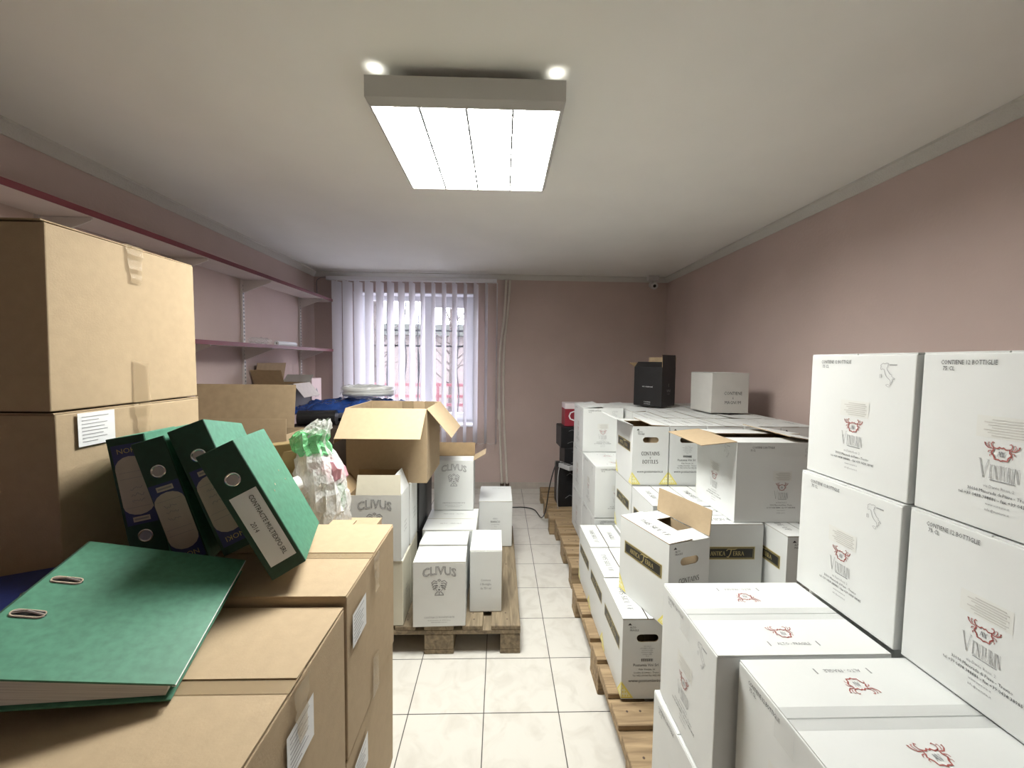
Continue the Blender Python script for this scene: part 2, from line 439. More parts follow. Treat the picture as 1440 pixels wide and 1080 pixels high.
# pipes and security camera
def curve_pts(P, n=6):
    out = []; Q = [Vector(p) for p in P]
    for i in range(len(Q)-1):
        p0 = Q[max(i-1,0)]; p1 = Q[i]; p2 = Q[i+1]; p3 = Q[min(i+2,len(Q)-1)]
        for k in range(n):
            t = k/n
            out.append(.5*((2*p1)+(p2-p0)*t+(2*p0-5*p1+4*p2-p3)*t*t+(3*p1-p0-3*p2+p3)*t**3))
    out.append(Q[-1]); return out
def pipe(label, pts, collar):
    t = thing('heating_pipe', label, 'pipe', (0,4.435,0), 0, 'heating pipes on the back wall')
    m = MB(); m.tube(curve_pts([(x,0,z) for x, z in pts]), .0125, 'pipe_cream', 12); O('tube', m.mesh('tube', smooth=True), t)
    m = MB(); x, z = pts[-1]; m.cyl((x,0,.008),(x,0,.07), .022, 'rust', 16); O('valve', m, t)
    if collar:
        x, z = collar; m = MB(); m.cyl((x,0,z-.06),(x,0,z+.06), .018, 'pipe_cream', 14); O('coupling', m, t)
pipe('left one of two cream heating pipes sweeping down the back wall', [(.061,2.345),(.045,1.983),(.015,1.709),(0,1.5),(-.004,1.04),(.008,.64),(.038,.05)], (-.003,.86))
pipe('right one of two cream heating pipes sweeping down the back wall', [(.103,2.345),(.08,1.983),(.052,1.709),(.042,1.356),(.048,.879),(.075,.396),(.097,.05)], None)
t = thing('security_camera', 'small white security camera in the corner under the ceiling', 'camera', (1.648,4.33,2.30))
m = MB(); m.box((-.05,-.01,.045),(.07,.05,.0945), 'camera_white'); O('mounting_box', m.mesh('mounting_box', bevel=.004), t)
m = MB(); m.cyl((0,.03,.06),(0,-.005,.02), .012, 'camera_white', 10); O('arm', m, t)
m = MB(); m.cyl((.002,.02,.0),(-.01,-.085,-.03), .036, 'camera_white', 20); O('camera_head', m, t)
m = MB(); m.cyl((-.01,-.0845,-.0298),(-.0105,-.089,-.0312), .016, 'black_plastic', 16); O('lens', m, t)

t = thing('corner_wire', 'thin dark wire curling from the ceiling corner above the top shelf', 'wire', (0,0,0))
m = MB(); m.tube(curve_pts([(-1.90,4.455,2.342),(-1.96,4.455,2.335),(-2.0,4.45,2.30),(-2.0,4.45,2.22),(-1.995,4.45,2.10)]), .004, 'ink_grey', 6); O('wire', m, t)
# ------------------------------------------------------------------ wall shelves on the left
SX = -1.78
def shelf(label, z, y0, y1, edge='shelf_red', t=.02):
    s = thing('shelf_board', label, 'shelf', (XL,0,z), 0, 'wall shelves on the left')
    m = MB(); m.box((.022,y0,0),(SX-XL-.004,y1,t), 'shelf_white'); O('board', m, s)
    m = MB(); m.box((SX-XL-.004,y0,-.004),(SX-XL,y1,t+.003), edge); o = O('edge_strip', m, s)
    o['label'] = 'dark red front edge of the shelf'
    return s
shelf('top wall shelf with red edge running under the left cornice', 2.062, -.6, 4.40)
shelf('middle wall shelf with red edge holding white paper rolls', 1.535, 1.2, 4.42)
shelf('lowest wall shelf carrying the black open carton', 1.005, 2.2, 4.08)
for k, y in enumerate((1.85, 2.55, 3.23, 4.13)):
    s = thing('shelf_upright', ['slotted shelf upright nearest the tall carton stack','slotted shelf upright just behind the tall carton stack','slotted shelf upright beside the white paper rolls','slotted shelf upright nearest the window'][k], 'bracket', (XL,y,0), 0, 'slotted uprights on the left wall')
    m = MB(); m.box((.0005,-.012,.55),(.018,.012,2.1), 'bracket_white'); O('rail', m, s)
    m = MB()
    for i in range(48):
        z = .6 + i*.03; m.box((.0175,-.007,z),(.0186,.007,z+.014), 'ink_grey')
    o = O('slots', m, s)
    for z in (2.062, 1.535, 1.005):
        if z < 1.1 and y < 2.2 or (z < 1.1 and y > 4.08): continue
        m = MB(); m.add([(.018,-.003,z-.10),(.018,.003,z-.10),(.018,-.003,z-.0015),(.018,.003,z-.0015),(.235,-.003,z-.0015),(.235,.003,z-.0015),(.235,-.003,z-.014),(.235,.003,z-.014)],
              [(0,2,4,6),(1,7,5,3),(0,1,3,2),(2,3,5,4),(4,5,7,6),(6,7,1,0)], 'bracket_white'); O('arm', m, s)
t = thing('paper_roll', 'white paper roll lying on the middle shelf', 'roll', (-1.845,3.5,1.5565))
m = MB(); m.cyl((-.012,-.12,.021),(.0,.16,.021), .02, 'paper_white', 18); O('paper', m.mesh('paper', smooth=False), t)
m = MB(); m.cyl((-.0123,-.1205,.021),(-.012,-.119,.021), .008, 'ink_grey', 12); O('core', m, t)
t = thing('plastic_wrap', 'crumpled clear plastic wrap beside the paper roll', 'wrap', (-1.87,3.2,1.5555))
m = MB(); V = []; n1, n2 = 10, 12
for i in range(n1):
    for j in range(n2):
        a = 2*math.pi*j/n2; r = .032*(.7+.5*noise.noise(Vector((i*.7,math.cos(a)*2,math.sin(a)*2))))*(1 if 0 < i < n1-1 else .6)
        V.append((r*1.3*math.cos(a), -.15+.26*i/(n1-1), max(.001, .033+r*math.sin(a))))
m.add(V, [(i*n2+j, i*n2+(j+1) % n2, (i+1)*n2+(j+1) % n2, (i+1)*n2+j) for i in range(n1-1) for j in range(n2)], 'film_hose')
O('wrap_body', m, t)

# ------------------------------------------------------------------ printing on cartons
def FX(face, w, d, h):
    if face != 'T': w += .0007; d += .0007
    if face == 'F': return lambda u, v, n: (u, -d/2-n, v)
    if face == 'B': return lambda u, v, n: (-u, d/2+n, v)
    if face == 'L': return lambda u, v, n: (-w/2-n, -u, v)
    if face == 'R': return lambda u, v, n: (w/2+n, u, v)
    return lambda u, v, n: (u, v, h+n)
def sub(xf, du, dv, rot=0.0, sc=1.0):
    c, s = math.cos(rot)*sc, math.sin(rot)*sc
    return lambda u, v, n: xf(du + u*c - v*s, dv + u*s + v*c, n)
# ------------------------------------------------------------------ small serif stroke lettering
def _arc(cx, cy, rx, ry, a0, a1, n=8):
    return [(cx+rx*math.cos(math.radians(a0+(a1-a0)*i/n)), cy+ry*math.sin(math.radians(a0+(a1-a0)*i/n))) for i in range(n+1)]
# letter: (advance, [(thick, points)], [serif x,y])
SERIF = {
 'A': (.78, [(0,[(.08,0),(.38,1)]),(1,[(.38,1),(.70,0)]),(0,[(.2,.36),(.58,.36)])], [(.08,0),(.70,0)]),
 'B': (.66, [(1,[(.14,0),(.14,1)]),(0,[(.14,1)]+_arc(.32,.76,.2,.24,90,-90)+[(.14,.52)]),(0,[(.14,.52)]+_arc(.34,.26,.24,.26,90,-90)+[(.14,0)])], [(.1,0),(.1,1)]),
 'C': (.72, [(1,_arc(.40,.5,.32,.5,50,310,12))], []),
 'D': (.76, [(1,[(.14,0),(.14,1)]),(0,[(.14,1)]+_arc(.3,.5,.38,.5,90,-90,10)+[(.14,0)])], [(.1,0),(.1,1)]),
 'E': (.62, [(1,[(.14,0),(.14,1)]),(0,[(.14,1),(.52,1),(.52,.86)]),(0,[(.14,.52),(.42,.52)]),(0,[(.14,0),(.54,0),(.54,.15)])], [(.1,0),(.1,1)]),
 'F': (.58, [(1,[(.14,0),(.14,1)]),(0,[(.14,1),(.52,1),(.52,.86)]),(0,[(.14,.52),(.42,.52)])], [(.14,0),(.1,1)]),
 'G': (.76, [(1,_arc(.40,.5,.32,.5,50,300,12)+[(.62,.08),(.62,.42)])], [(.6,.42)]),
 'H': (.80, [(1,[(.14,0),(.14,1)]),(1,[(.64,0),(.64,1)]),(0,[(.14,.5),(.64,.5)])], [(.14,0),(.14,1),(.64,0),(.64,1)]),
 'I': (.34, [(1,[(.17,0),(.17,1)])], [(.17,0),(.17,1)]),
 'L': (.60, [(1,[(.14,0),(.14,1)]),(0,[(.14,0),(.52,0),(.52,.16)])], [(.1,0),(.14,1)]),
 'N': (.80, [(0,[(.14,0),(.14,1)]),(1,[(.14,1),(.66,0)]),(0,[(.66,0),(.66,1)])], [(.14,0),(.1,1),(.66,1)]),
 'O': (.80, [(1,_arc(.40,.5,.33,.5,0,360,14))], []),
 'P': (.62, [(1,[(.14,0),(.14,1)]),(0,[(.14,1)]+_arc(.32,.74,.22,.26,90,-90)+[(.14,.48)])], [(.14,0),(.1,1)]),
 'R': (.72, [(1,[(.14,0),(.14,1)]),(0,[(.14,1)]+_arc(.32,.75,.2,.25,90,-90)+[(.14,.5)]),(1,[(.32,.5),(.62,0)])], [(.14,0),(.1,1),(.64,0)]),
 'S': (.56, [(1,_arc(.28,.76,.19,.24,40,230,8)+_arc(.28,.25,.2,.25,50,-140,8))], []),
 'T': (.70, [(1,[(.35,0),(.35,1)]),(0,[(.06,.84),(.06,1),(.64,1),(.64,.84)])], [(.35,0)]),
 'U': (.78, [(1,[(.14,1),(.14,.3)]),(0,_arc(.39,.28,.25,.28,180,360)+[(.64,1)])], [(.14,1),(.64,1)]),
 'V': (.76, [(1,[(.08,1),(.39,0)]),(0,[(.39,0),(.68,1)])], [(.08,1),(.68,1)]),
 '6': (.56, [(1,_arc(.28,.3,.2,.3,0,360,12)),(0,[(.09,.36),(.14,.7),(.4,1)])], []),
 '-': (.4, [(0,[(.08,.42),(.32,.42)])], []), ' ': (.36, [], []), '&': (.5, [(0,_arc(.25,.3,.2,.28,0,360))], []),
}
def serif_width(t): return sum(SERIF[c][0] for c in t)
def serif_text(m, t, u, v, height, width, xf, mn, rot=0.0, wt=.11, n=.0007):
    """centred at (u, v); stretched to the given total width"""
    k = width/serif_width(t); x = -width/2; c, s = math.cos(rot), math.sin(rot)
    P = lambda a, b: (u + a*c - b*s, v + a*s + b*c)
    for ch in t:
        adv, strokes, ser = SERIF[ch]
        for th, pts in strokes: m.stroke([P(x+px*k, (py-.5)*height) for px, py in pts], (wt if th else wt*.5)*height, xf, mn, n=n)
        for px, py in ser: m.stroke([P(x+px*k-.10*k, (py-.5)*height), P(x+px*k+.10*k, (py-.5)*height)], wt*.42*height, xf, mn, n=n)
        x += adv*k
def crest(m, xf, mn='ink_red', ink='ink_grey'):
    """cartouche with flame scrolls, about 1 unit wide"""
    ring = [(-.30,.20),(-.16,.17),(-.07,.25),(.0,.20),(.07,.25),(.16,.17),(.30,.20),(.31,.05),(.38,-.06),(.27,-.20),(.24,-.34),(.08,-.34),(0,-.39),(-.08,-.34),(-.24,-.34),(-.27,-.20),(-.38,-.06),(-.31,.05)]
    m.stroke(ring, .062, xf, mn, True)
    for s in (-1, 1):
        m.stroke([(s*.28,.20),(s*.36,.24),(s*.40,.36),(s*.34,.46),(s*.28,.42)], .042, xf, mn)
        m.stroke([(s*.34,.16),(s*.50,.16),(s*.62,.27),(s*.66,.40),(s*.61,.36)], .045, xf, mn)
        m.stroke([(s*.46,.20),(s*.52,.32),(s*.50,.42),(s*.45,.40)], .03, xf, mn)
        m.stroke([(s*.36,.06),(s*.47,.03),(s*.50,-.06)], .035, xf, mn)
        m.stroke([(s*.34,-.12),(s*.43,-.16),(s*.42,-.24)], .03, xf, mn)
    serif_text(m, 'AV', 0, -.07, .24, .30, xf, ink, wt=.16)
ITALY = [(-.42,.88),(-.30,.96),(-.18,.90),(-.04,.97),(.12,.94),(.16,.84),(.06,.80),(.08,.68),(.0,.60),(.04,.44),(.18,.26),(.28,.12),(.44,.04),(.40,-.04),(.60,-.16),(.66,-.24),(.60,-.28),(.50,-.18),(.46,-.28),(.50,-.42),(.42,-.52),(.36,-.66),(.30,-.64),(.36,-.48),(.30,-.32),(.14,-.20),(.02,-.08),(-.10,.10),(-.16,.30),(-.22,.48),(-.34,.52),(-.44,.44),(-.50,.56),(-.46,.70),(-.50,.78)]
def italy(m, xf, mn='ink_grey'):
    m.stroke(ITALY, .03, xf, mn, True)
    m.stroke([(.28,-.70),(.10,-.66),(-.02,-.70),(.14,-.84),(.24,-.86)], .03, xf, mn, True)
    m.stroke([(-.52,.08),(-.40,.12),(-.38,-.16),(-.52,-.18)], .03, xf, mn, True)
    m.box((.22,.80,0),(.78,.86,.0006), mn, lambda a, b, c: xf(a, b, c+.0003))
def crest_face(m, xf, W_, H_, full=True, pale=False):
    ink = 'ink_grey' if pale else 'ink_black'
    k = H_/.33
    m.text('CONTIENE 12 BOTTIGLIE', .0125, -.062*W_/.285, .309*k, xf, ink, .66, res=1); m.text('75 CL', .0115, -.094*W_/.285, .297*k, xf, ink, .75, res=1)
    italy(m, sub(xf, .078*W_/.285, .278*k, 0, .030), 'ink_grey')
    m.poly([(-.040,.172*k),(.040,.172*k),(.040,.212*k),(-.040,.212*k)], xf, 'label_pale', .0002)
    for i in range(7): m.box((-.016-.006*(i % 3),(.176+.0048*i)*k,0),(.030+.004*(i % 2),(.1778+.0048*i)*k,.0003), 'ink_pale', lambda a, b, c: xf(a, b, c+.0006))
    crest(m, sub(xf, 0, .148*k, 0, .0385))
    serif_text(m, 'V', -.0245, .115*k, .034, .016, xf, 'ink_mid', wt=.042)
    serif_text(m, 'ENTURIN', .006, .1115*k, .025, .043, xf, 'ink_mid', wt=.048)
    m.box((-.014,.0955*k,0),(.022,.0968*k,.0003), 'ink_grey', lambda a, b, c: xf(a, b, c+.0004))
    for i, (t_, z) in enumerate((('via Dante Rossi, 2', .0078), ('31010 Maserada di Piave - Treviso', .0085), ('tel +39 0438 388881 - fax +39 0438 38985', .0088), ('www.venturin.it', .0068), ('info@venturin.it', .0068))):
        m.text(t_, z, 0, (.083-.0108*i)*k, xf, ink if i in (1, 2) else 'ink_grey', .80, res=1)
MESH = {}
def cached(key, fn):
    if key not in MESH: MESH[key] = fn()
    return MESH[key]

def crest_print(w, d, h, faces, top):
    m = MB()
    for f in faces: crest_face(m, FX(f, w, d, h), d if f in 'LR' else w, h)
    if top:
        xf = FX('T', w, d, h)
        for sgn in (1, -1):
            q = sub(xf, 0, -sgn*d*.27, 0 if sgn == 1 else math.pi)
            crest(m, sub(q, 0, .006, 0, .046)); m.text('ALTO - FRAGILE', .0120, 0, -.032, q, 'ink_grey', .9, res=1)
            for e in (-1, 1): m.box((e*.057-.0013,-.038,0),(e*.057+.0013,-.024,.0003), 'ink_grey', lambda a, b, c, q=q: q(a, b, c+.0004))
    return m.mesh('printing')

# ------------------------------------------------------------------ carton builders
def body_mesh(w, d, h, mn, bevel=.003, seed=0, amp=.0015):
    r = random.Random(seed); m = MB()
    j = lambda: r.uniform(-amp, amp)
    m.hexa([(-w/2+j(),-d/2+j(),0),(w/2+j(),-d/2+j(),0),(w/2+j(),d/2+j(),0),(-w/2+j(),d/2+j(),0),
            (-w/2+j(),-d/2+j(),h+j()),(w/2+j(),-d/2+j(),h+j()),(w/2+j(),d/2+j(),h+j()),(-w/2+j(),d/2+j(),h+j())], mn)
    return m.mesh('body', bevel=bevel)
def flap_mesh(hw, length, mn_out, mn_in, t=.003, taper=.0):
    """hinge along x (centre at origin), flap reaching along +y; top face = outside print side"""
    m = MB(); a = hw-taper
    V = [(-hw,0,-t),(hw,0,-t),(a,length,-t),(-a,length,-t),(-hw,0,0),(hw,0,0),(a,length,0),(-a,length,0)]
    m.add(V, [(4,5,6,7)], mn_out); m.add(V, [(3,2,1,0),(0,1,5,4),(1,2,6,5),(2,3,7,6),(3,0,4,7)], mn_in)
    return m.mesh('flap')
def add_flap(root, w, d, h, side, length, ang, out, inn, taper=.0, half=None, shift=0.0):
    """side F/B/L/R; ang 0 = closed flat inward, 90 = upright, 180+ = folded outwards/down"""
    hw = (half if half else (w/2 if side in 'FB' else d/2)) - .0015
    me = cached(('flap', round(hw, 4), round(length, 4), out, inn, taper), lambda: flap_mesh(hw, length, out, inn, taper=taper))
    o = O('flap', me, root)
    base = {'F': ((shift,-d/2,h), 0), 'B': ((shift,d/2,h), math.pi), 'L': ((-w/2,shift,h), -math.pi/2), 'R': ((w/2,shift,h), math.pi/2)}[side]
    o.location = base[0]
    o.rotation_euler = Euler((math.radians(ang), 0, base[1]))
    return o
CARD_T = .004
def closed_top(root, w, d, h, axis, mn, inn, lift=(0, 0), seam=.003):
    """two main flaps meeting at a seam running along axis"""
    if axis == 'x':
        add_flap(root, w, d, h, 'F', d/2-seam/2, lift[0], mn, inn); add_flap(root, w, d, h, 'B', d/2-seam/2, lift[1], mn, inn)
    else:
        add_flap(root, w, d, h, 'L', w/2-seam/2, lift[0], mn, inn); add_flap(root, w, d, h, 'R', w/2-seam/2, lift[1], mn, inn)
def shell_mesh(w, d, h, out, inn, t=.004):
    m = MB()
    o_ = [(-w/2,-d/2),(w/2,-d/2),(w/2,d/2),(-w/2,d/2)]; i_ = [(-w/2+t,-d/2+t),(w/2-t,-d/2+t),(w/2-t,d/2-t),(-w/2+t,d/2-t)]
    V = [(x,y,0) for x,y in o_]+[(x,y,h) for x,y in o_]+[(x,y,t) for x,y in i_]+[(x,y,h) for x,y in i_]
    for k in range(4):
        n = (k+1) % 4
        m.add(V, [(k,n,4+n,4+k)], out); m.add(V, [(8+n,8+k,12+k,12+n),(4+k,4+n,12+n,12+k)], inn)
    m.add(V, [(3,2,1,0)], out); m.add(V, [(8,9,10,11)], inn)
    return m.mesh('body')

# -- six bottle carton with black plaque and hand holes
AW, AD, AH = .195, .290, .322
def stadium(cx, cz, w, h, n=8):
    P = []
    for k in range(n+1): a = -math.pi/2 + math.pi*k/n; P.append((cx+w/2-h/2+h/2*math.cos(a), cz+h/2*math.sin(a)))
    for k in range(n+1): a = math.pi/2 + math.pi*k/n; P.append((cx-w/2+h/2+h/2*math.cos(a), cz+h/2*math.sin(a)))
    return P
def plaque_body():
    m = MB(); w, d, h, t = AW, AD, AH-.0035, .0035
    outer = [(-w/2,0),(w/2,0),(w/2,h),(-w/2,h)]; hole = stadium(0, .245, .085, .030)
    allp = outer+hole; tr = tessellate_polygon([[Vector((*p,0)) for p in outer], [Vector((*p,0)) for p in hole]])
    for s in (-1, 1):
        for off, mn in ((0, 'white_card'), (t, 'kraft_inside')):
            m.add([(p[0], s*(d/2-off), p[1]) for p in allp], [tuple(f) for f in tr], mn)
        m.add([(p[0], s*d/2, p[1]) for p in hole]+[(p[0], s*(d/2-t), p[1]) for p in hole],
              [(i, (i+1) % len(hole), len(hole)+(i+1) % len(hole), len(hole)+i) for i in range(len(hole))], 'kraft_inside')
        m.quad([(s*w/2,-d/2,0),(s*w/2,d/2,0),(s*w/2,d/2,h),(s*w/2,-d/2,h)], 'white_card')
        m.quad([(s*(w/2-t),-d/2,0),(s*(w/2-t),d/2,0),(s*(w/2-t),d/2,h),(s*(w/2-t),-d/2,h)], 'kraft_inside')
    m.quad([(-w/2,-d/2,0),(w/2,-d/2,0),(w/2,d/2,0),(-w/2,d/2,0)], 'white_card')
    return m.mesh('body')
def plaque_mesh(f):
    m = MB()
    if 1:
        xf = FX(f, AW, AD, AH); a, b, z = .112, .027, .200
        m.poly([(-a,z-b),(a,z-b),(a,z+b),(-a,z+b)], xf, 'gold', .0005)
        for q, mn, n in ((.004,'plaque_black',.0008),(.007,'gold',.0010),(.0085,'plaque_black',.0012)):
            m.poly([(-a+q,z-b+q),(a-q,z-b+q),(a-q,z+b-q),(-a+q,z+b-q)], xf, mn, n)
        serif_text(m, 'ANTICA', -.044, z-.001, .017, .062, xf, 'gold', wt=.15, n=.0015)
        m.stroke([(.012,z+.015),(.008,z-.004),(.0,z-.017),(-.006,z-.014)], .0038, xf, 'gold', n=.0015)
        m.stroke([(-.008,z+.010),(-.002,z+.017),(.026,z+.016),(.036,z+.020)], .0034, xf, 'gold', n=.0015)
        serif_text(m, 'ERRA', .043, z-.001, .017, .046, xf, 'gold', wt=.15, n=.0015)
    return m.mesh('name_plaque')
def corner_marks():
    m = MB()
    for f in 'FBLR':
        xf = FX(f, AW, AD, AH); W_ = AW if f in 'FB' else AD
        for s in (-1, 1):
            e = s*W_/2*.996
            m.poly([(e,.004),(e-s*.048,.004),(e,.072)][::s], xf, 'yellow_print', .0004)
            m.poly([(e,.010),(e-s*.036,.010),(e,.060)][::s], xf, 'yellow_pale', .0006)
            for i in range(3):
                for k in range(3-i):
                    cu = e - s*(.006+.010*k); cv = .015+.015*i
                    m.poly([(cu-.0035,cv),(cu,cv-.005),(cu+.0035,cv),(cu,cv+.005)], xf, 'yellow_print', .0008)
    return m.mesh('corner_mark')
def plaque_print(variant):
    m = MB()
    for f in 'F':
        xf = FX(f, AW, AD, AH)
        m.poly([(-.078,.297),(-.062,.297),(-.070,.306)], xf, 'ink_black')
        m.text('ALTO', .0105, -.058, .288, xf, 'ink_black', .9, res=1); m.text('FRAGILE', .0105, -.0525, .277, xf, 'ink_black', .9, res=1)
        if variant == 'c':
            for t_, z, q in (('CONTAINS', .018, .172), ('6', .011, .150), ('BOTTLES', .018, .128)): serif_text(m, t_, 0, q, z, .098 if len(t_) > 7 else serif_width(t_)*z*1.02, xf, 'ink_black', wt=.13)
        else:
            for i in range(6): m.text(['vino bianco','imbottigliato all\'origine','prodotto in Italia','vendemmia tardiva','contiene solfiti','75 cl'][i], .0068, 0, .213-.008*i, xf, 'ink_grey', .9, res=1)
            for i in range(18): m.box((-.022+i*.0026,.152,0),(-.022+i*.0026+(.0008+.0009*(i*7 % 3 == 0)),.163,.0003), 'ink_black', lambda a, b, c, xf=xf: xf(a, b, c+.0004))
            m.text('Postumia Vini Srl', .016, -.004, .137, xf, 'ink_black', .9); m.text('Viale Venezia, 26', .0105, .0, .120, xf, 'ink_black', .9, res=1)
            m.text('Localita di Lutrano - Treviso', .0098, .0, .107, xf, 'ink_black', .88, res=1); m.text('Tel. 0422 606066 Fax 0422 606', .0098, .0, .095, xf, 'ink_black', .88, res=1)
        m.text('www.postumiavini.it', .0175, 0, .074, xf, 'ink_black', .98)
    return m.mesh('printing')
def top_words(a, b):
    m = MB(); xf = FX('T', AW, AD, AH)
    serif_text(m, a, -AW*.25, -.01, .022, .165, xf, 'ink_black', -math.pi/2, .11); serif_text(m, b, AW*.25, -.01, .022, .10, xf, 'ink_black', -math.pi/2, .11)
    return m.mesh('top_printing')
def plaque_carton(label, loc, rz=0.0, variant='c', group='white cartons with black plaques', closed=True, words=True, detail=True, lift=(0, 0)):
    t = thing('wine_carton', label, 'carton', loc, rz, group)
    O('body', cached('pbody', plaque_body), t)
    if closed: closed_top(t, AW, AD, AH, 'y', 'white_card', 'grey_card', lift, .005)
    if detail:
        for f in 'LR': O('name_plaque', cached('plaque'+f, lambda: plaque_mesh(f)), t)['label'] = 'black and gold name plaque'
        O('corner_mark', cached('cmark', corner_marks), t)['label'] = 'yellow printed corner triangles'
        O('printing', cached(('pp', variant), lambda: plaque_print(variant)), t)
    if words: O('top_printing', cached('tw', lambda: top_words('THIS SIDE UP', 'FRAGILE')), t)
    return t

# -- twelve bottle carton with red crest
CW, CD, CH = .395, .285, .330
def crest_carton(label, loc, rz=0.0, dims=(CW, CD, CH), faces='LF', top=True, seed=1, axis='x', group='white cartons with red crest', lift=(0, 0), closed=True):
    w, d, h = dims; t = thing('wine_carton', label, 'carton', loc, rz, group)
    O('body', cached(('cb', dims, seed), lambda: body_mesh(w, d, h-.0032, 'white_card', .0022, seed, .0003)), t)
    if closed: closed_top(t, w, d, h, axis, 'white_card', 'white_card', lift)
    for f in faces: O('printing', cached(('cp', dims, f), lambda: crest_print(w, d, h, f, False)), t)
    if top: O('top_printing', cached(('cpt', dims), lambda: crest_print(w, d, h, '', True)), t)
    # strip of clear tape along the seam, folding over the edges
    if closed and top:
        def tp():
            m = MB(); a = .024
            if axis == 'x':
                m.box((-w/2,-a,h),(w/2,a,h+.0004), 'tape_pale'); m.box((-w/2-.0045,-a,h-.055),(-w/2-.004,a,h), 'tape_pale')
            return m.mesh('tape')
        O('tape', cached(('ct', dims), tp), t)
    return t

# -- six bottle carton with arched outlined word
KW, KD, KH = .255, .165, .326
def arch_print(w, d, h, faces):
    m = MB()
    for f in [k for k in faces if k in 'FB']:
        xf = FX(f, w, d, h)
        m.text('CLIVUS', .058, 0, h*.865, xf, 'ink_grey', .88, outline=True, arch=2.2, n=.0008)
        q = sub(xf, 0, h*.62, 0, .075)
        # winged head emblem
        for s in (-1, 1):
            for k in range(4):
                m.stroke([(s*.12,.34-.12*k),(s*(.34-.02*k),.42-.17*k),(s*(.50-.03*k),.26-.15*k),(s*(.40-.04*k),.16-.12*k)], .05, q, 'ink_grey')
            m.stroke([(s*.08,.06),(s*.14,.09),(s*.2,.05)], .04, q, 'ink_black')
            m.stroke([(s*.1,-.36),(s*.24,-.44),(s*.26,-.56)], .05, q, 'ink_grey')
            m.stroke([(s*.24,.1),(s*.24,-.12),(s*.12,-.3),(0,-.36)], .035, q, 'ink_grey')
        m.stroke([(-.1,.44),(0,.5),(.1,.44),(0,.36)], .05, q, 'ink_grey', True)
        m.stroke([(0,.04),(.03,-.08),(-.03,-.08)], .03, q, 'ink_grey')
        m.poly([(-.09,-.17),(.09,-.17),(.05,-.23),(-.05,-.23)], q, 'ink_black')
        m.stroke([(-.3,-.56),(.3,-.56)], .05, q, 'ink_grey'); m.stroke([(0,-.36),(0,-.54)], .05, q, 'ink_grey')
        m.text('CANTINA DI MONTEFORTE', .0125, 0, h*.145, xf, 'ink_grey', .95, res=1); m.text('Via XX Settembre, 24 - 37032 Verona', .0075, 0, h*.10, xf, 'ink_grey', .95, res=1); m.text('www.cantinadimonteforte.it', .0075, 0, h*.07, xf, 'ink_grey', .95, res=1)
    for f in [k for k in faces if k in 'LR']:
        xf = FX(f, w, d, h)
        for i, s in enumerate(('Contiene', '6 Bottiglie', 'da 750 ml')): m.text(s, .0165, 0, h*.52-.022*i, xf, 'ink_grey', .85, res=1)
    return m.mesh('printing')
def arch_carton(label, loc, rz=0.0, mn='white_card', closed=True, seed=3, group='white cartons with arched outline lettering', lift=(0, 0), inn='cream_card'):
    t = thing('wine_carton', label, 'carton', loc, rz, group); w, d, h = KW, KD, KH
    if closed:
        O('body', cached(('kb', mn, seed), lambda: body_mesh(w, d, h-.0032, mn, .003, seed, .0003)), t)
        closed_top(t, w, d, h, 'x', mn, inn, lift)
    else:
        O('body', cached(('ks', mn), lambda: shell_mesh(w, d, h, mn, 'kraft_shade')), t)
    for f in ('F', 'R', 'L'): O('printing', cached('kp'+f, lambda: arch_print(w, d, h, f)), t)
    return t

# -- big brown removal cartons
def brown_carton(label, loc, dims, rz=0.0, seed=0, label_at=None, tape=True, axis='x', side_tape=True, lift=(0, 0), group='big brown cartons on the left', top=True):
    w, d, h = dims; t = thing('cardboard_carton', label, 'carton', loc, rz, group)
    O('body', body_mesh(w, d, h-.0042, 'kraft', .0028, seed, .003), t)
    if top: closed_top(t, w, d, h-.0008, axis, 'kraft', 'kraft_inside', lift, .004)
    if tape:
        m = MB(); a = .027; r = random.Random(seed)
        xf = FX('R', w, d, h)
        if top: m.box((w/2-.22,-a,h-.0003),(w/2,a,h+.0004), 'tape_clear')
        n = 9; V = []
        for i in range(n):
            v = h - .0 - .10*i/(n-1); j = r.uniform(-.003,.003)
            q = .006 + r.uniform(0,.004)
            V += [xf(-a*(1-i*.06)+j, v, q), xf(a*(1-i*.05)+j, v, q*.9)]
        m.add(V, [(2*i,2*i+1,2*i+3,2*i+2) for i in range(n-1)], 'tape_clear')
        O('tape', m, t)
    if side_tape:
        m = MB(); xf = FX('R', w, d, h); j = random.Random(seed+5).uniform(-.01,.01)
        m.poly([(-.026+j,.0),(.026+j,.0),(.022+j,.105),(-.024+j,.115)], xf, 'tape_white' if not label_at and top and seed == 4 else 'tape_clear', .005); O('tape', m, t)
    if label_at:
        u, v = label_at; xf = FX('R', w, d, h); m = MB()
        m.poly([(u-.045,v-.04),(u+.045,v-.04),(u+.045,v+.04),(u-.045,v+.04)], xf, 'paper_white', .0045)
        for i in range(8):
            l = [.034,.022,.034,.03,.034,.028,.033,.02][i]
            m.box((u-.036,v+.030-.0085*i-.0007,0),(u-.036+l*2*(.9 if i else .95),v+.030-.0085*i+.0007,.0003), 'ink_grey', lambda a, b, c, xf=xf: xf(a, b, c+.0049))
        O('shipping_label', m, t)['label'] = 'white shipping label'
    return t

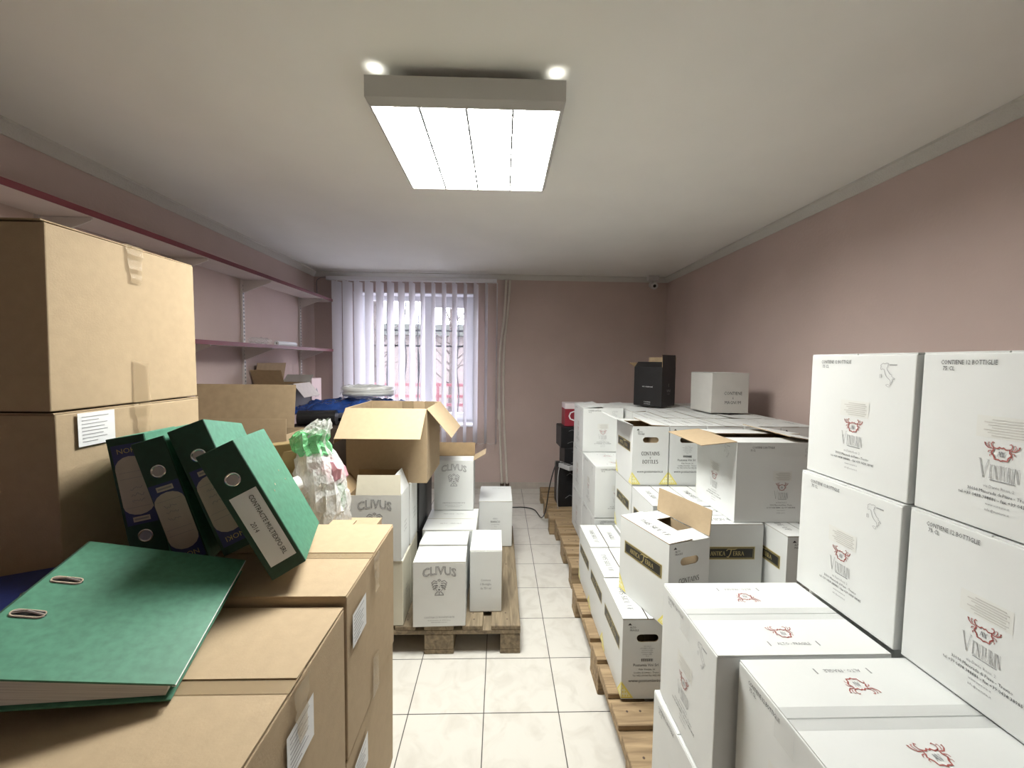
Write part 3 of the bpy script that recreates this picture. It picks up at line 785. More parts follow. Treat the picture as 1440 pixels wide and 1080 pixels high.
# ------------------------------------------------------------------ pallets
def pallet(label, loc, Lx, Ly, rz=0.0, wood='pallet_wood', nb=5, zs=1.0):
    """deck boards run along local x; origin at the centre of the footprint"""
    t = thing('pallet', label, 'pallet', loc, rz, 'wooden pallets'); r = random.Random(int(Lx*100+Ly*10))
    k = .144*zs; a, b, c = .022*zs, .078*zs, .022*zs
    ws = [.145 if i % 2 == 0 else .10 for i in range(nb)]; gap = (Ly-sum(ws))/(nb-1); y = -Ly/2
    def brd(p, q, name):
        m = MB(); m.box(p, q, wood); o = O(name, m.mesh(name, bevel=.0025, seg=1), t); return o
    for i in range(nb):
        o = brd((-Lx/2,y,k-a),(Lx/2+r.uniform(-.006,.0),y+ws[i],k), 'deck_board')
        m = MB()
        for sx in (-Lx/2+.05, -Lx/2+.1, 0, Lx/2-.06, Lx/2-.1): yy = y+ws[i]*(.4+r.uniform(0,.2)); m.cyl((sx,yy,k-.001),(sx,yy,k+.0006), .0045, 'rust', 8)
        O('nails', m, o); y += ws[i]+gap
    for sx, wd in ((-Lx/2,.145),(-.0725,.145),(Lx/2-.145,.145)):
        brd((sx,-Ly/2,k-2*a),(sx+wd,Ly/2,k-a-.0005), 'stringer')
    for sy, wd in ((-Ly/2,.10),(-.0725,.145),(Ly/2-.10,.10)):
        brd((-Lx/2,sy,0),(Lx/2,sy+wd,c), 'bottom_board')
        for sx in (-Lx/2,-.0725,Lx/2-.145): brd((sx+.001,sy+.001,c+.0005),(sx+.144,sy+wd-.001,k-2*a-.0005), 'block')
    return t
PZ = .1465
pallet('grey worn pallet under the white cartons in front of the window', (-.2875,2.50,0), 1.2, .805, math.pi/2, 'pallet_wood_old')
pallet('pallet under the near carton row with black plaques', (1.12,1.72,0), 1.36, 1.10, 0, 'pallet_wood', 7)
pallet('pallet nearest the camera under the crested cartons', (1.12,.73,0), 1.36, .84, 0, 'pallet_wood', 5)
pallet('pallet under the far crested carton column', (1.12,2.85,0), 1.30, .79, 0, 'pallet_wood', 5)
pallet('pallet by the back wall under the black cartons', (1.08,3.67,0), 1.30, .83, 0, 'pallet_wood', 5)
pallet('pallet hidden low under the big brown cartons', (-.98,.85,0), 1.22, .78, 0, 'pallet_wood_old', 5)

# ------------------------------------------------------------------ big brown cartons on the left
bx = lambda x0, y0, z0, x1, y1, z1: (((x0+x1)/2, (y0+y1)/2, z0), (x1-x0, y1-y0, z1-z0))
p, s = bx(-.945,.45,.525,-.335,.852,.910); brown_carton('big brown carton nearest the camera under the open green binder', p, s, seed=1, label_at=(-.0,.285), side_tape=False, lift=(.0,1.0))
p, s = bx(-.945,.45,.1465,-.337,.852,.524); brown_carton('big brown carton at the bottom below the nearest taped one', p, s, seed=2, tape=False)
p, s = bx(-.945,.860,.545,-.333,1.247,.930); b2 = brown_carton('big brown carton under the leaning binders, label near its corner', p, s, seed=3, label_at=(-.125,.285), lift=(0,.8))
m = MB(); m.box((.10,.1945,s[2]-.008),(.176,.238,s[2]-.004), 'kraft'); O('flap', m, b2)
p, s = bx(-.945,.860,.1465,-.335,1.247,.544); brown_carton('lower brown carton with pale tape facing the aisle', p, s, seed=4, label_at=(-.115,.31), tape=False)
p, s = bx(-1.60,.860,.545,-.955,1.34,.925); brown_carton('brown carton buried under the tall carton stack', p, s, seed=5, tape=False, side_tape=False)
p, s = bx(-1.60,.860,.1465,-.955,1.34,.544); brown_carton('lowest brown carton buried under the tall carton stack', p, s, seed=6, tape=False, side_tape=False)
p, s = bx(-1.06,1.352,.386,-.50,1.70,.770); b3 = brown_carton('brown carton behind the leaning binders carrying the plastic bag', p, s, seed=7, tape=False, side_tape=False, top=False)
add_flap(b3, *s, 'B', .16, 1, 'kraft', 'kraft_inside'); add_flap(b3, *s, 'F', .16, 2, 'kraft', 'kraft_inside')
p, s = bx(-1.06,1.352,.0,-.50,1.70,.384); brown_carton('lower brown carton beneath the one carrying the plastic bag', p, s, seed=8, tape=False, side_tape=False)
p, s = bx(-1.60,.916,.930,-.995,1.343,1.322); t2 = brown_carton('brown carton with white label under the topmost brown carton', p, s, seed=9, label_at=(-.125,.345), side_tape=False)
p, s = bx(-1.60,.912,1.3255,-.997,1.337,1.748); t1 = brown_carton('topmost big brown carton beside the upper shelf', p, s, seed=10)
# brown carton with raised flap behind the binders
p, s = bx(-1.66,2.0,.772,-1.06,2.22,1.072)
w, d, h = s; oc = thing('cardboard_carton', 'brown carton with one tall flap standing up behind the binders', 'carton', p, 0, 'big brown cartons on the left')
O('body', shell_mesh(w, d, h, 'kraft', 'kraft_inside'), oc)
add_flap(oc, w, d, h, 'F', .078, 88, 'kraft', 'kraft_inside')
add_flap(oc, w, d, h, 'B', .235, 97, 'kraft', 'kraft_inside', half=.272, shift=-.043)
m = MB(); xf = FX('F', w, d, h)
m.poly([(.16,h-.12),(.205,h-.12),(.205,h-.005),(.16,h-.005)], xf, 'tape_clear', .001); O('tape', m, oc)
p, s = bx(-1.66,2.0,.386,-1.06,2.395,.770); brown_carton('brown carton hidden below the one with the raised flap', p, s, seed=11, tape=False, side_tape=False)
p, s = bx(-1.66,2.0,0,-1.06,2.395,.384); brown_carton('brown carton on the floor below the one with the raised flap', p, s, seed=12, tape=False, side_tape=False)

# ------------------------------------------------------------------ binders
BW, BD, BHH = .075, .285, .318
def binder_mesh_parts(t, w, label_kind):
    d, h, c = BD, BHH, .0032
    m = MB(); m.box((0,0,0),(w,c,h), 'binder_green_shaded'); O('spine', m.mesh('spine', bevel=.0012, seg=1), t)['label'] = 'green spine with shade painted into its colour'
    for x0 in (0, w-c):
        m = MB(); m.box((x0,c+.0004,0),(x0+c,d,h), 'binder_green'); O('cover', m.mesh('cover', bevel=.001, seg=1), t)
    m = MB(); m.box((c+.004,.025,.006),(w-c-.006,d-.028,h-.012), 'paper_edge'); O('paper_block', m, t)
    up = label_kind[1]; hz = .241 if up else .077
    m = MB(); ring = [(w/2+.0135*math.cos(2*math.pi*k/24), -.0008, hz+.0135*math.sin(2*math.pi*k/24)) for k in range(24)]
    m.tube(ring, .0022, 'chrome', 6, True); m.add([(w/2,-.0006,hz)]+[(p[0],-.0006,p[2]) for p in ring], [(0,i+1,(i+1) % 24+1) for i in range(24)], 'dull_metal')
    O('finger_ring', m, t)
    xf = lambda u, v, n: (w/2+u, -n, v)
    m = MB()
    if label_kind[0] == 'white':
        m.poly([(-.026,.028),(.030,.028),(.030,.205),(-.026,.205)], xf, 'paper_white', .0006)
        m.text('CONTRACTE MULTIEXPO SRL', .0142, .012, .117, xf, 'ink_black', .80, -math.pi/2, n=.0012); m.text('2014', .0142, -.012, .125, xf, 'ink_black', .85, -math.pi/2, n=.0012)
    else:
        q = xf if up else sub(xf, 0, BHH, math.pi)
        m.poly([(-.031,.018),(.031,.018),(.031,.212),(-.031,.212)], q, 'label_blue', .0005)
        P = [(-.031,.075)]
        for k in range(9): a = math.pi + math.pi*k/8; P.append((.031*math.cos(a), .075+.028*math.sin(a)))
        for k in range(9): a = math.pi*k/8; P.append((.031*math.cos(a), .165+.024*math.sin(a)))
        m.poly(P, q, 'label_beige', .0009)
        m.poly([(-.017,.193),(.017,.193),(.017,.205),(-.017,.205)], q, 'label_beige', .0012)
        m.stroke([(-.014,.199),(.014,.199)], .004, q, 'ink_grey', n=.0014)
        m.text('NOKI', .017, 0, .034, q, 'gold', 1.0, math.pi, n=.0014)
        for z in (.17, .10, .085): m.stroke([(-.026,z),(.026,z)], .0008, q, 'ink_grey', n=.0013)
        r = random.Random(int(w*1e4)+(1 if up else 0))
        for z in (.155, .14, .125): m.stroke([(-.015+.002*i, z+r.uniform(-.004,.004)) for i in range(14)], .0012, q, 'ink_grey', n=.0013)
    O('spine_label', m, t)
def mrot(a, b, c):
    return (Matrix.Rotation(c, 3, 'Z') @ Matrix.Rotation(b, 3, 'Y') @ Matrix.Rotation(a, 3, 'X')).to_euler()
for lab, rot, loc, w, lk in (
    ('leftmost leaning green binder, its spine label upside down', (-.05,-.17,.24), (-.864,.947,.9425), .075, ('blue', False)),
    ('second leaning green binder from the left with blue label', (-.06,-.30,.25), (-.752,.937,.9445), .066, ('blue', True)),
    ('tallest standing green binder, third of the leaning four', (-.20,-.3901,.37), (-.638,.924,.9875), .075, ('blue', True)),
    ('rightmost leaning green binder with white typed spine label', (-.0822,-.46,.3585), (-.5025,.8779,.9545), .075, ('white', True))):
    t = thing('binder', lab, 'binder', loc, tuple(mrot(*rot)), 'green binders on the brown cartons')
    t.rotation_euler = mrot(*rot)
    binder_mesh_parts(t, w, lk)
    if lk[0] == 'white':
        m = MB()
        for u, v in ((.07,.17),(.10,.18),(.19,.20),(.205,.17)): m.cyl((w-.0005,u,v),(w+.001,u,v), .003, 'chrome', 8)
        O('rivets', m, t)
# open-lying green binder, fat at the spine
t = thing('binder', 'big green binder lying flat nearest the camera', 'binder', (0,0,0), 0, 'green binders on the brown cartons')
A_ = Vector((-.842,.83,1.068)); B_ = Vector((-.582,.912,.985)); C_ = Vector((-.5,.608,.942))
u = (B_-A_).normalized(); v = (B_-C_).normalized(); v = (v-u*v.dot(u)).normalized(); nn = u.cross(v)
t.matrix_world = Matrix((u, v, nn)).transposed().to_4x4() @ Matrix.Identity(4); t.location = A_
LW, LH = .285, .318
def wedge(m, u0, u1, z0a, z1a, z0b, z1b, v0, v1, mn, n=10, curl=0.0):
    V = []
    for i in range(n+1):
        f = i/n; x = u0+(u1-u0)*f; za = z0a+(z0b-z0a)*f; zb = z1a+(z1b-z1a)*f; s = curl*math.sin(math.pi*f)
        V += [(x,v0,za+s),(x,v1,za+s),(x,v0,zb+s),(x,v1,zb+s)]
    Fs = [(0,2,3,1),(4*n,4*n+1,4*n+3,4*n+2)]
    for i in range(n):
        a, b = 4*i, 4*i+4; Fs += [(a,a+1,b+1,b),(a+2,b+2,b+3,a+3),(a,b,b+2,a+2),(a+1,a+3,b+3,b+1)]
    m.add(V, Fs, mn)
m = MB(); wedge(m, 0, LW, -.0032, 0, -.0032, 0, -LH, 0, 'binder_green'); O('cover', m, t)
m = MB(); wedge(m, 0, LW, -.062, -.059, -.030, -.027, -LH, 0, 'binder_green'); O('cover', m, t)
m = MB(); wedge(m, .006, LW-.010, -.058, -.005, -.0262, -.005, -LH+.006, -.008, 'paper_edge'); O('paper_block', m, t)
m = MB(); m.box((-.003,-LH,-.062),(-.0002,0,0), 'binder_green_shaded'); O('spine', m, t)
m = MB(); m.box((LW-.004,-LH,-.0042),(LW+.0012,0,-.0005), 'paper_white'); O('edge_lining', m, t)['label'] = 'worn white edge of the cover'
for vv in (-.2015, -.1185):
    m = MB(); P = []
    for k in range(11): an = -math.pi/2+math.pi*k/10; P.append((.047+.007*math.cos(an), vv+.007*math.sin(an), .0012))
    for k in range(11): an = math.pi/2+math.pi*k/10; P.append((.018+.007*math.cos(an), vv+.007*math.sin(an), .0012))
    m.tube(P, .0018, 'chrome', 6, True); m.add([(.0325,vv,.0007)]+[(p[0],p[1],.0007) for p in P], [(0,i+1,(i+1) % len(P)+1) for i in range(len(P))], 'black_plastic')
    m.tube([(.012,vv,.001),(.03,vv+.002,.0045),(.053,vv,.001)], .002, 'chrome', 6); O('ring_slot', m, t)
# blue binder underneath
t = thing('binder', 'blue binder half hidden under the flat green binder', 'binder', (-.806,.645,.9325), .49)
m = MB(); m.box((-.28,0,.0),(0,.318,.0032), 'binder_blue'); O('cover', m, t)
m = MB(); m.box((-.28,0,.039),(0,.318,.0422), 'binder_blue'); O('cover', m, t)
m = MB(); m.box((.0002,0,0),(.003,.318,.042), 'binder_blue'); O('spine', m, t)
m = MB(); m.box((-.27,.008,.0036),(-.006,.31,.0386), 'paper_edge'); O('paper_block', m, t)
for vv in (.117, .20):
    m = MB(); P = []
    for k in range(11): an = -math.pi/2+math.pi*k/10; P.append((-.020+.006*math.cos(an), vv+.006*math.sin(an), .0432))
    for k in range(11): an = math.pi/2+math.pi*k/10; P.append((-.048+.006*math.cos(an), vv+.006*math.sin(an), .0432))
    m.tube(P, .0017, 'chrome', 6, True); O('ring_slot', m, t)
p, s = bx(-1.60,.45,.525,-.95,.852,.930); brown_carton('brown carton under the blue binder at the left edge', p, s, seed=13, tape=False, side_tape=False)
p, s = bx(-1.60,.45,.1465,-.95,.852,.524); brown_carton('lowest brown carton buried under the blue binder', p, s, seed=14, tape=False, side_tape=False)

# ------------------------------------------------------------------ plastic bag and paper bag
t = thing('plastic_bag', 'clear and green knotted plastic bag behind the leaning binders', 'bag', (-.690,1.515,.7765))
def blob(prof, n=28, amp=.25, seed=0, sx=1.0, sy=.8, fold=9, fr=1.0):
    V = []; N = len(prof); rnd = random.Random(seed)
    for i, (z, r, dx) in enumerate(prof):
        for j in range(n):
            a = 2*math.pi*j/n
            q = r*(1 + amp*noise.noise(Vector((math.cos(a)*2*fr+seed, math.sin(a)*2*fr, z*9))) + .35*amp*math.sin(fold*a+seed+z*13) + .8*amp*rnd.uniform(-.5,.5))
            V.append((dx+q*sx*math.cos(a), q*sy*math.sin(a), max(.001, z+(0 if i == 0 else rnd.uniform(-.006,.006)))))
    return V, [(i*n+j, i*n+(j+1) % n, (i+1)*n+(j+1) % n, (i+1)*n+j) for i in range(N-1) for j in range(n)] + [tuple(range(n-1,-1,-1))]
def prof_lerp(P, k):
    out = []
    for i in range(len(P)-1):
        for q in range(k): out.append(tuple(P[i][c]+(P[i+1][c]-P[i][c])*q/k for c in range(3)))
    return out+[P[-1]]
m = MB(); V, Fs = blob(prof_lerp([(.002,.07,.02),(.04,.093,.02),(.15,.095,.018),(.22,.088,.012),(.30,.07,.0),(.345,.05,-.01),(.37,.045,-.012),(.40,.055,-.01),(.425,.04,.012),(.445,.022,.026)], 3), n=26, amp=.20)
m.add(V, Fs, 'film_white'); O('clear_film', m.mesh('clear_film'), t)
m = MB(); V, Fs = blob(prof_lerp([(.003,.055,.02),(.03,.075,.02),(.17,.075,.02),(.235,.055,.02),(.26,.02,.015)], 2), amp=.3, seed=3); m.add(V, Fs, 'bag_content'); O('white_contents', m.mesh('white_contents'), t)['label'] = 'white crumpled contents'
m = MB(); V, Fs = blob(prof_lerp([(.315,.062,-.005),(.335,.066,-.018),(.365,.062,-.026),(.39,.060,-.024),(.405,.04,-.014)], 2), amp=.32, seed=9, fold=12); m.add(V, Fs, 'film_green'); O('green_knot', m.mesh('green_knot'), t)['label'] = 'light green carrier bag knot'
m = MB(); V, Fs = blob([(.19,.02,.055),(.22,.05,.05),(.26,.055,.04),(.29,.04,.032),(.31,.012,.025)], amp=.4, seed=5); m.add(V, Fs, 'bag_pink'); O('pink_wrapper', m.mesh('pink_wrapper'), t)['label'] = 'pink wrapper inside the bag'
m = MB(); V, Fs = blob([(.10,.012,.085),(.14,.02,.083),(.19,.02,.078),(.22,.01,.07)], amp=.4, seed=15); m.add(V, Fs, 'film_green'); O('green_scrap', m.mesh('green_scrap'), t)['label'] = 'green strip on the side of the bag'
m = MB(); m.cyl((-.03,-.072,.225),(-.045,-.090,.22), .027, 'bag_content', 20); O('cup', m, t)
t = thing('paper_bag', 'brown paper bag with white figures behind the plastic bag', 'bag', (-.875,1.60,.7765), .15)
m = MB(); m.hexa([(-.07,-.04,0),(.085,-.04,0),(.085,.04,0),(-.07,.04,0),(-.065,-.03,.33),(.08,-.035,.345),(.08,.03,.345),(-.065,.03,.33)], 'brown_paper'); O('bag_body', m.mesh('bag_body', bevel=.004), t)
m = MB(); m.hexa([(-.03,-.075,.10),(.05,-.075,.10),(.05,-.07,.10),(-.03,-.07,.10),(.03,-.045,.31),(.095,-.047,.32),(.095,-.042,.32),(.03,-.04,.31)], 'brown_paper'); O('front_fold', m, t)
m = MB(); m.text('88', .04, 0, 0, lambda a, b, c: (.035+a+b*.25, -.066+b*.14-c, .20+b), 'ink_white', 1, .3, n=.004); O('printed_figures', m, t)

# ------------------------------------------------------------------ white cartons in front of the window
z1, z2 = PZ, PZ+KH+.002
arch_carton('front white carton with arched lettering on the worn pallet', (-.287,1.975,z1), .03, seed=31)
arch_carton('second white carton behind the front arched-lettered one', (-.292,2.160,z1), -.01, seed=32, lift=(2,0))
arch_carton('narrow white carton standing end-on at the pallet corner', (-.063,2.135,z1), math.pi/2+.01, seed=33)
t = thing('wine_carton', 'wide white carton with taped seam under the upper lettered one', 'carton', (-.285,2.43,z1), 0, 'white cartons on the worn pallet')
w, d, h = .31, .335, .325
O('body', body_mesh(w, d, h-.0032, 'white_card', .004, 40, .002), t); closed_top(t, w, d, h, 'x', 'white_card', 'cream_card', (0,0), .006)
m = MB(); xf = FX('T', w, d, h)
m.text('ALTO - FRAGILE', .02, 0, -.075, xf, 'ink_grey', .9, 0, res=1); m.text('FRAGILE - ALTO', .02, 0, .075, xf, 'ink_grey', .9, 0, res=1); O('printing', m, t)
tt = arch_carton('white lettered carton standing on top beside the open brown box', (-.292,2.645,z2+.001), 0, seed=34, closed=False, inn='kraft_shade')
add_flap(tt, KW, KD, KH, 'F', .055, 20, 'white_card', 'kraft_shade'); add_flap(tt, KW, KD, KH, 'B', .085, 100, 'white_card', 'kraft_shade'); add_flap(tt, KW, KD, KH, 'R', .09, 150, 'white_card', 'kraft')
t = thing('wine_carton', 'wide white carton with loose flap at the far pallet corner', 'carton', (-.020,2.905,z1), .0, 'white cartons on the worn pallet')
w, d, h = .235, .335, .325
O('body', body_mesh(w, d, h-.0032, 'white_card', .004, 41, .003), t); closed_top(t, w, d, h, 'x', 'white_card', 'cream_card', (1.5,0), .012)
m = MB(); xf = FX('F', w, d, h)
for i, (q, zz) in enumerate((('VINO', .016), ('BIANCO', .02), ('prodotto in Italia', .009), ('75 cl', .01), ('6 BOTTIGLIE', .016))): m.text(q, zz, .0, .20-[0,.022,.04,.055,.08][i], xf, 'ink_black' if i == 1 else 'ink_grey', .9, res=1)
xf = FX('T', w, d, h); m.text('ALTO FRAGILE', .016, .02, .11, xf, 'ink_grey', .9, res=1); m.text('FRAGILE', .016, -.03, -.02, xf, 'ink_grey', .9, res=1); O('printing', m, t)
arch_carton('cream carton at the pallet edge under the opened lettered one', (-.59,1.985,z1), 0, mn='cream_card', seed=35)
arch_carton('second cream carton in the row under the opened lettered one', (-.59,2.158,z1), 0, mn='cream_card', seed=36)
hc = arch_carton('opened white lettered carton with torn raised flap', (-.596,1.980,z2), 0, seed=37, closed=False)
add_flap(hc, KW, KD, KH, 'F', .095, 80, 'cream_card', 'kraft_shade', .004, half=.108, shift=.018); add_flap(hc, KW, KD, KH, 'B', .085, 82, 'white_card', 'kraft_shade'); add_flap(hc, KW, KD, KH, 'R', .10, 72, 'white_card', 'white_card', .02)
add_flap(hc, KW, KD, KH, 'L', .08, 128, 'white_card', 'kraft_shade')
arch_carton('white carton wedged between the opened lettered one and a black carton', (-.590,2.158,z2), 0, seed=38)
t = thing('black_carton', 'black carton standing behind the opened white lettered one', 'carton', (-.60,2.385,z2), 0, 'black cartons')
O('body', body_mesh(.29, .26, .31, 'black_card', .004, 50), t); closed_top(t, .29, .26, .313, 'x', 'black_card', 'black_card')
t = thing('black_carton', 'lower black carton on the worn pallet, dark gap beside it', 'carton', (-.60,2.385,z1), 0, 'black cartons')
O('body', body_mesh(.29, .26, .32, 'black_card', .004, 51), t); closed_top(t, .29, .26, .3225, 'x', 'black_card', 'black_card')
# big open brown box on top
ob = thing('cardboard_carton', 'big open brown carton with drooping flaps in front of the window', 'carton', (-.590,2.30,.799), -.02)
w, d, h = .425, .40, .395
O('body', shell_mesh(w, d, h, 'kraft', 'kraft_inside'), ob)
f = add_flap(ob, w, d, h, 'F', .20, 222, 'kraft', 'kraft'); add_flap(ob, w, d, h, 'R', .20, 230, 'kraft', 'kraft'); add_flap(ob, w, d, h, 'L', .20, 250, 'kraft', 'kraft'); add_flap(ob, w, d, h, 'B', .20, 265, 'kraft', 'kraft')
m = MB(); m.box((-.02,d/2-.0052,.05),(.05,d/2-.0045,h), 'tape_clear'); m.box((.12,d/2-.0052,.05),(.19,d/2-.0045,h), 'tape_clear'); O('tape', m, ob)

# dark stack, tarp and hose behind
for k, (z0, z1_, mn, lab) in enumerate(((0,.345,'black_card','lowest black carton in the dark stack by the left wall'), (.347,.685,'black_film','film wrapped black carton in the middle of the dark stack'), (.687,1.0,'dark_brown_card','topmost dark brown carton under the blue tarp'))):
    t = thing('black_carton', lab, 'carton', (-1.10,2.75,z0), .03, 'black cartons')
    O('body', body_mesh(.62, .36, z1_-z0-.004, mn, .006, 60+k, .004), t); closed_top(t, .62, .36, z1_-z0, 'x', mn, mn)
t = thing('black_carton', 'dark carton on the floor behind the tarp under the window', 'carton', (-1.05,3.30,0), 0, 'black cartons')
O('body', body_mesh(.9, .5, 1.0, 'black_card', .006, 64, .004), t); closed_top(t, .9, .5, 1.004, 'x', 'black_card', 'black_card')
t = thing('dark_roll', 'dark rolled sheet lying on the dark stack under the tarp', 'roll', (-1.23,2.72,1.0015), .15)
m = MB(); m.cyl((-.12,0,.052),(.12,.0,.052), .05, 'black_plastic', 20); O('roll_body', m, t)
m = MB(); m.cyl((-.121,0,.052),(-.119,0,.052), .022, 'grey_plastic', 16); O('core', m, t)
t = thing('black_cable', 'black looped straps lying on the dark stack beside the roll', 'cable', (-1.0,2.66,1.0015))
m = MB(); m.tube(curve_pts([(-.07,0,.012),(-.03,-.05,.03),(.03,-.02,.045),(.09,-.05,.03),(.13,.02,.015),(.06,.05,.03),(-.02,.04,.05),(-.06,.0,.02)]), .011, 'black_plastic', 8); O('strap', m.mesh('s', smooth=True), t)
m = MB(); m.box((-.005,-.06,.045),(.05,-.045,.058), 'chrome'); O('buckle', m, t)
t = thing('tarp', 'crumpled blue tarpaulin draped over the dark stack by the window', 'tarp', (-1.06,3.06,0.012))
m = MB(); n1, n2 = 70, 36; V = []
for i in range(n1):
    for j in range(n2):
        a, b = i/(n1-1)*2-1, j/(n2-1)*2-1; r = min(1.0, math.sqrt(a*a*.9+b*b*.9))
        edge = .9 + .12*noise.noise(Vector((a*3, b*3, 1)))
        x = a*.52*edge; y = b*.27*edge
        z = 1.045 + .085*(1-r**2.2) + .055*abs(noise.noise(Vector((a*3.2, b*2.2, 3)))) + .030*abs(noise.noise(Vector((a*8, b*6, 7)))) + .012*noise.noise(Vector((a*20, b*15, 2)))
        V.append((x, y, max(z, 1.012)))
m.add(V, [(i*n2+j, (i+1)*n2+j, (i+1)*n2+j+1, i*n2+j+1) for i in range(n1-1) for j in range(n2-1)], 'tarp_blue')
O('sheet', m.mesh('sheet', smooth=True), t)
t = thing('hose_coil', 'coil of white hose wrapped in clear film on the blue tarp', 'hose', (-1.0,3.06,1.17), (.0,.03,.0))
m = MB(); P = []
for k in range(5*28+1):
    a = 2*math.pi*k/28; q = k/(5*28); P.append((.165*math.cos(a)*(1+.05*math.sin(q*9)), .15*math.sin(a)*(1+.05*math.cos(q*7)), .02+.045*q+.008*math.sin(a*1.3+q*5)))
m.tube(P, .0165, 'hose_white', 10); O('hose', m.mesh('hose', smooth=True), t)
m = MB(); V = []; n1, n2 = 40, 12
for i in range(n1):
    a = 2*math.pi*i/n1
    for j in range(n2):
        b = 2*math.pi*j/n2; r = .044*(1+.35*noise.noise(Vector((math.cos(a)*4, math.sin(a)*4, b))))
        V.append(((.16+r*math.cos(b))*math.cos(a), (.145+r*math.cos(b))*math.sin(a), .04+r*math.sin(b)*.95))
m.add(V, [(i*n2+j, ((i+1) % n1)*n2+j, ((i+1) % n1)*n2+(j+1) % n2, i*n2+(j+1) % n2) for i in range(n1) for j in range(n2)], 'film_hose'); O('film_wrap', m.mesh('film_wrap', smooth=True), t)

# cartons on the lowest shelf
sb = thing('black_carton', 'opened black carton with kraft flaps on the lowest shelf', 'carton', (-1.895,3.55,1.0295), math.pi/2, 'black cartons')
w, d, h = .44, .25, .205
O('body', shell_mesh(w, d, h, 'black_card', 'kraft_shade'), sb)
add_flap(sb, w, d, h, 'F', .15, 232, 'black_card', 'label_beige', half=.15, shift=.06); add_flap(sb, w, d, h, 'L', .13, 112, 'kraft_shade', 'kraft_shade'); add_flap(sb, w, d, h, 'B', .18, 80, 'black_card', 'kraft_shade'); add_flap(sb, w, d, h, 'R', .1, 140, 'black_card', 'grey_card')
t = thing('paper_carton', 'pale small carton with printed triangle at the shelf end', 'carton', (-1.90,3.93,1.0295), 0)
O('body', body_mesh(.235, .20, .235, 'foreign_pink', .003, 71), t)
m = MB(); xf = FX('R', .235, .20, .235); m.poly([(-.04,.085),(.03,.085),(-.005,.145)], xf, 'ink_grey'); m.text('FRAGILE', .025, 0, .06, xf, 'ink_grey', .9, res=1); xf = FX('F', .235, .20, .235); m.poly([(.04,.085),(.09,.085),(.065,.135)], xf, 'ink_grey'); m.text('FRAGILE', .02, .06, .06, xf, 'ink_grey', .9, res=1); O('printing', m, t)

# ------------------------------------------------------------------ right side: cartons with black plaques
G1 = 'white cartons with black plaques'
L1, L2, L3 = PZ, PZ+.324, PZ+.648
plaque_carton('front bottom carton with black plaque on the near pallet edge', (.580,1.605,L1), 0, 'a')
plaque_carton('second bottom carton from the front along the pallet edge', (.585,1.900,L1), 0, 'c')
plaque_carton('third bottom carton along the pallet edge, farthest of the low row', (.590,2.195,L1), 0, 'c')
# opened one standing askew
ao = plaque_carton('opened tilted carton with raised kraft flap and black plaque', (.668,1.563,L2+.001), .332, 'c', closed=False, words=False)
add_flap(ao, AW, AD, AH, 'R', .10, 95, 'white_card', 'kraft'); add_flap(ao, AW, AD, AH, 'L', .11, 1.5, 'white_card', 'kraft_inside')
add_flap(ao, AW, AD, AH-.004, 'F', .085, 2, 'white_card', 'kraft_inside'); add_flap(ao, AW, AD, AH-.004, 'B', .085, 2, 'white_card', 'kraft_inside')
m = MB(); xf = FX('T', AW, AD, AH); serif_text(m, 'THIS SIDE UP', -AW*.26, -.01, .022, .165, xf, 'ink_black', -math.pi/2, .11, n=.003); O('top_printing', m, ao)
# hidden bottom layer
BUR = 'buried white cartons on the right'
for j in range(3):
    for i in range(5):
        plaque_carton('white carton buried at the bottom of the right pallet stack', (.80+i*.203,1.605+j*.296,L1), 0, 'c', BUR, words=False, detail=False)
for j in range(1, 4):
    for i in range(4):
        plaque_carton('white carton buried at the bottom of the right pallet stack', (1.006+i*.201,2.228+j*.298,L1), 0, 'c', BUR, words=False, detail=False)
# second layer
t = plaque_carton('second layer carton showing its long side with wide plaque', (.950,1.672,L2), -math.pi/2+.0, 'c')
t = plaque_carton('second layer carton beside the long plaque one, end facing out', (1.205,1.605,L2), 0.02, 'a')
plaque_carton('second layer carton behind the wide plaque one, left in its row', (.810,1.925,L2), 0, 'c')
plaque_carton('second layer carton behind the wide plaque one, right in its row', (1.010,1.925,L2), 0, 'c')
plaque_carton('second layer carton half hidden beneath the opened crested one', (1.212,1.90,L2), 0, 'c')
plaque_carton('second layer carton directly below the one reading CONTAINS 6 BOTTLES', (.810,2.225,L2), 0, 'c')
for i in range(1, 5): plaque_carton('white carton buried in the middle of the right pallet stack', (.810+i*.201,2.225,L2), 0, 'c', 'buried white cartons on the right', words=False, detail=False)
# third layer front row
plaque_carton('top layer carton reading CONTAINS 6 BOTTLES with raised side flap', (.810,2.228,L3), 0, 'c', closed=False, words=False)
def last_root(): return [o for o in COL.objects if o.parent is None][-1]
r_ = last_root(); add_flap(r_, AW, AD, AH, 'L', .10, 160, 'white_card', 'white_card'); add_flap(r_, AW, AD, AH, 'R', .095, 3, 'white_card', 'kraft_inside'); add_flap(r_, AW, AD, AH-.004, 'B', .1, 2, 'white_card', 'kraft_inside')
plaque_carton('top layer carton with the postal address beside the opened crested one', (1.011,2.228,L3), 0, 'a')
ordi = ['first', 'second', 'third', 'fourth', 'fifth']; cnt = ['first', 'second', 'third', 'fourth']
for i in range(2, 5): plaque_carton('flat-topped white carton, %s from the left in the front top row' % ordi[i], (.810+i*.201,2.228+random.uniform(-.006,.006),L3), 0, 'c', lift=(random.uniform(0,2.5), random.uniform(0,2.5)))
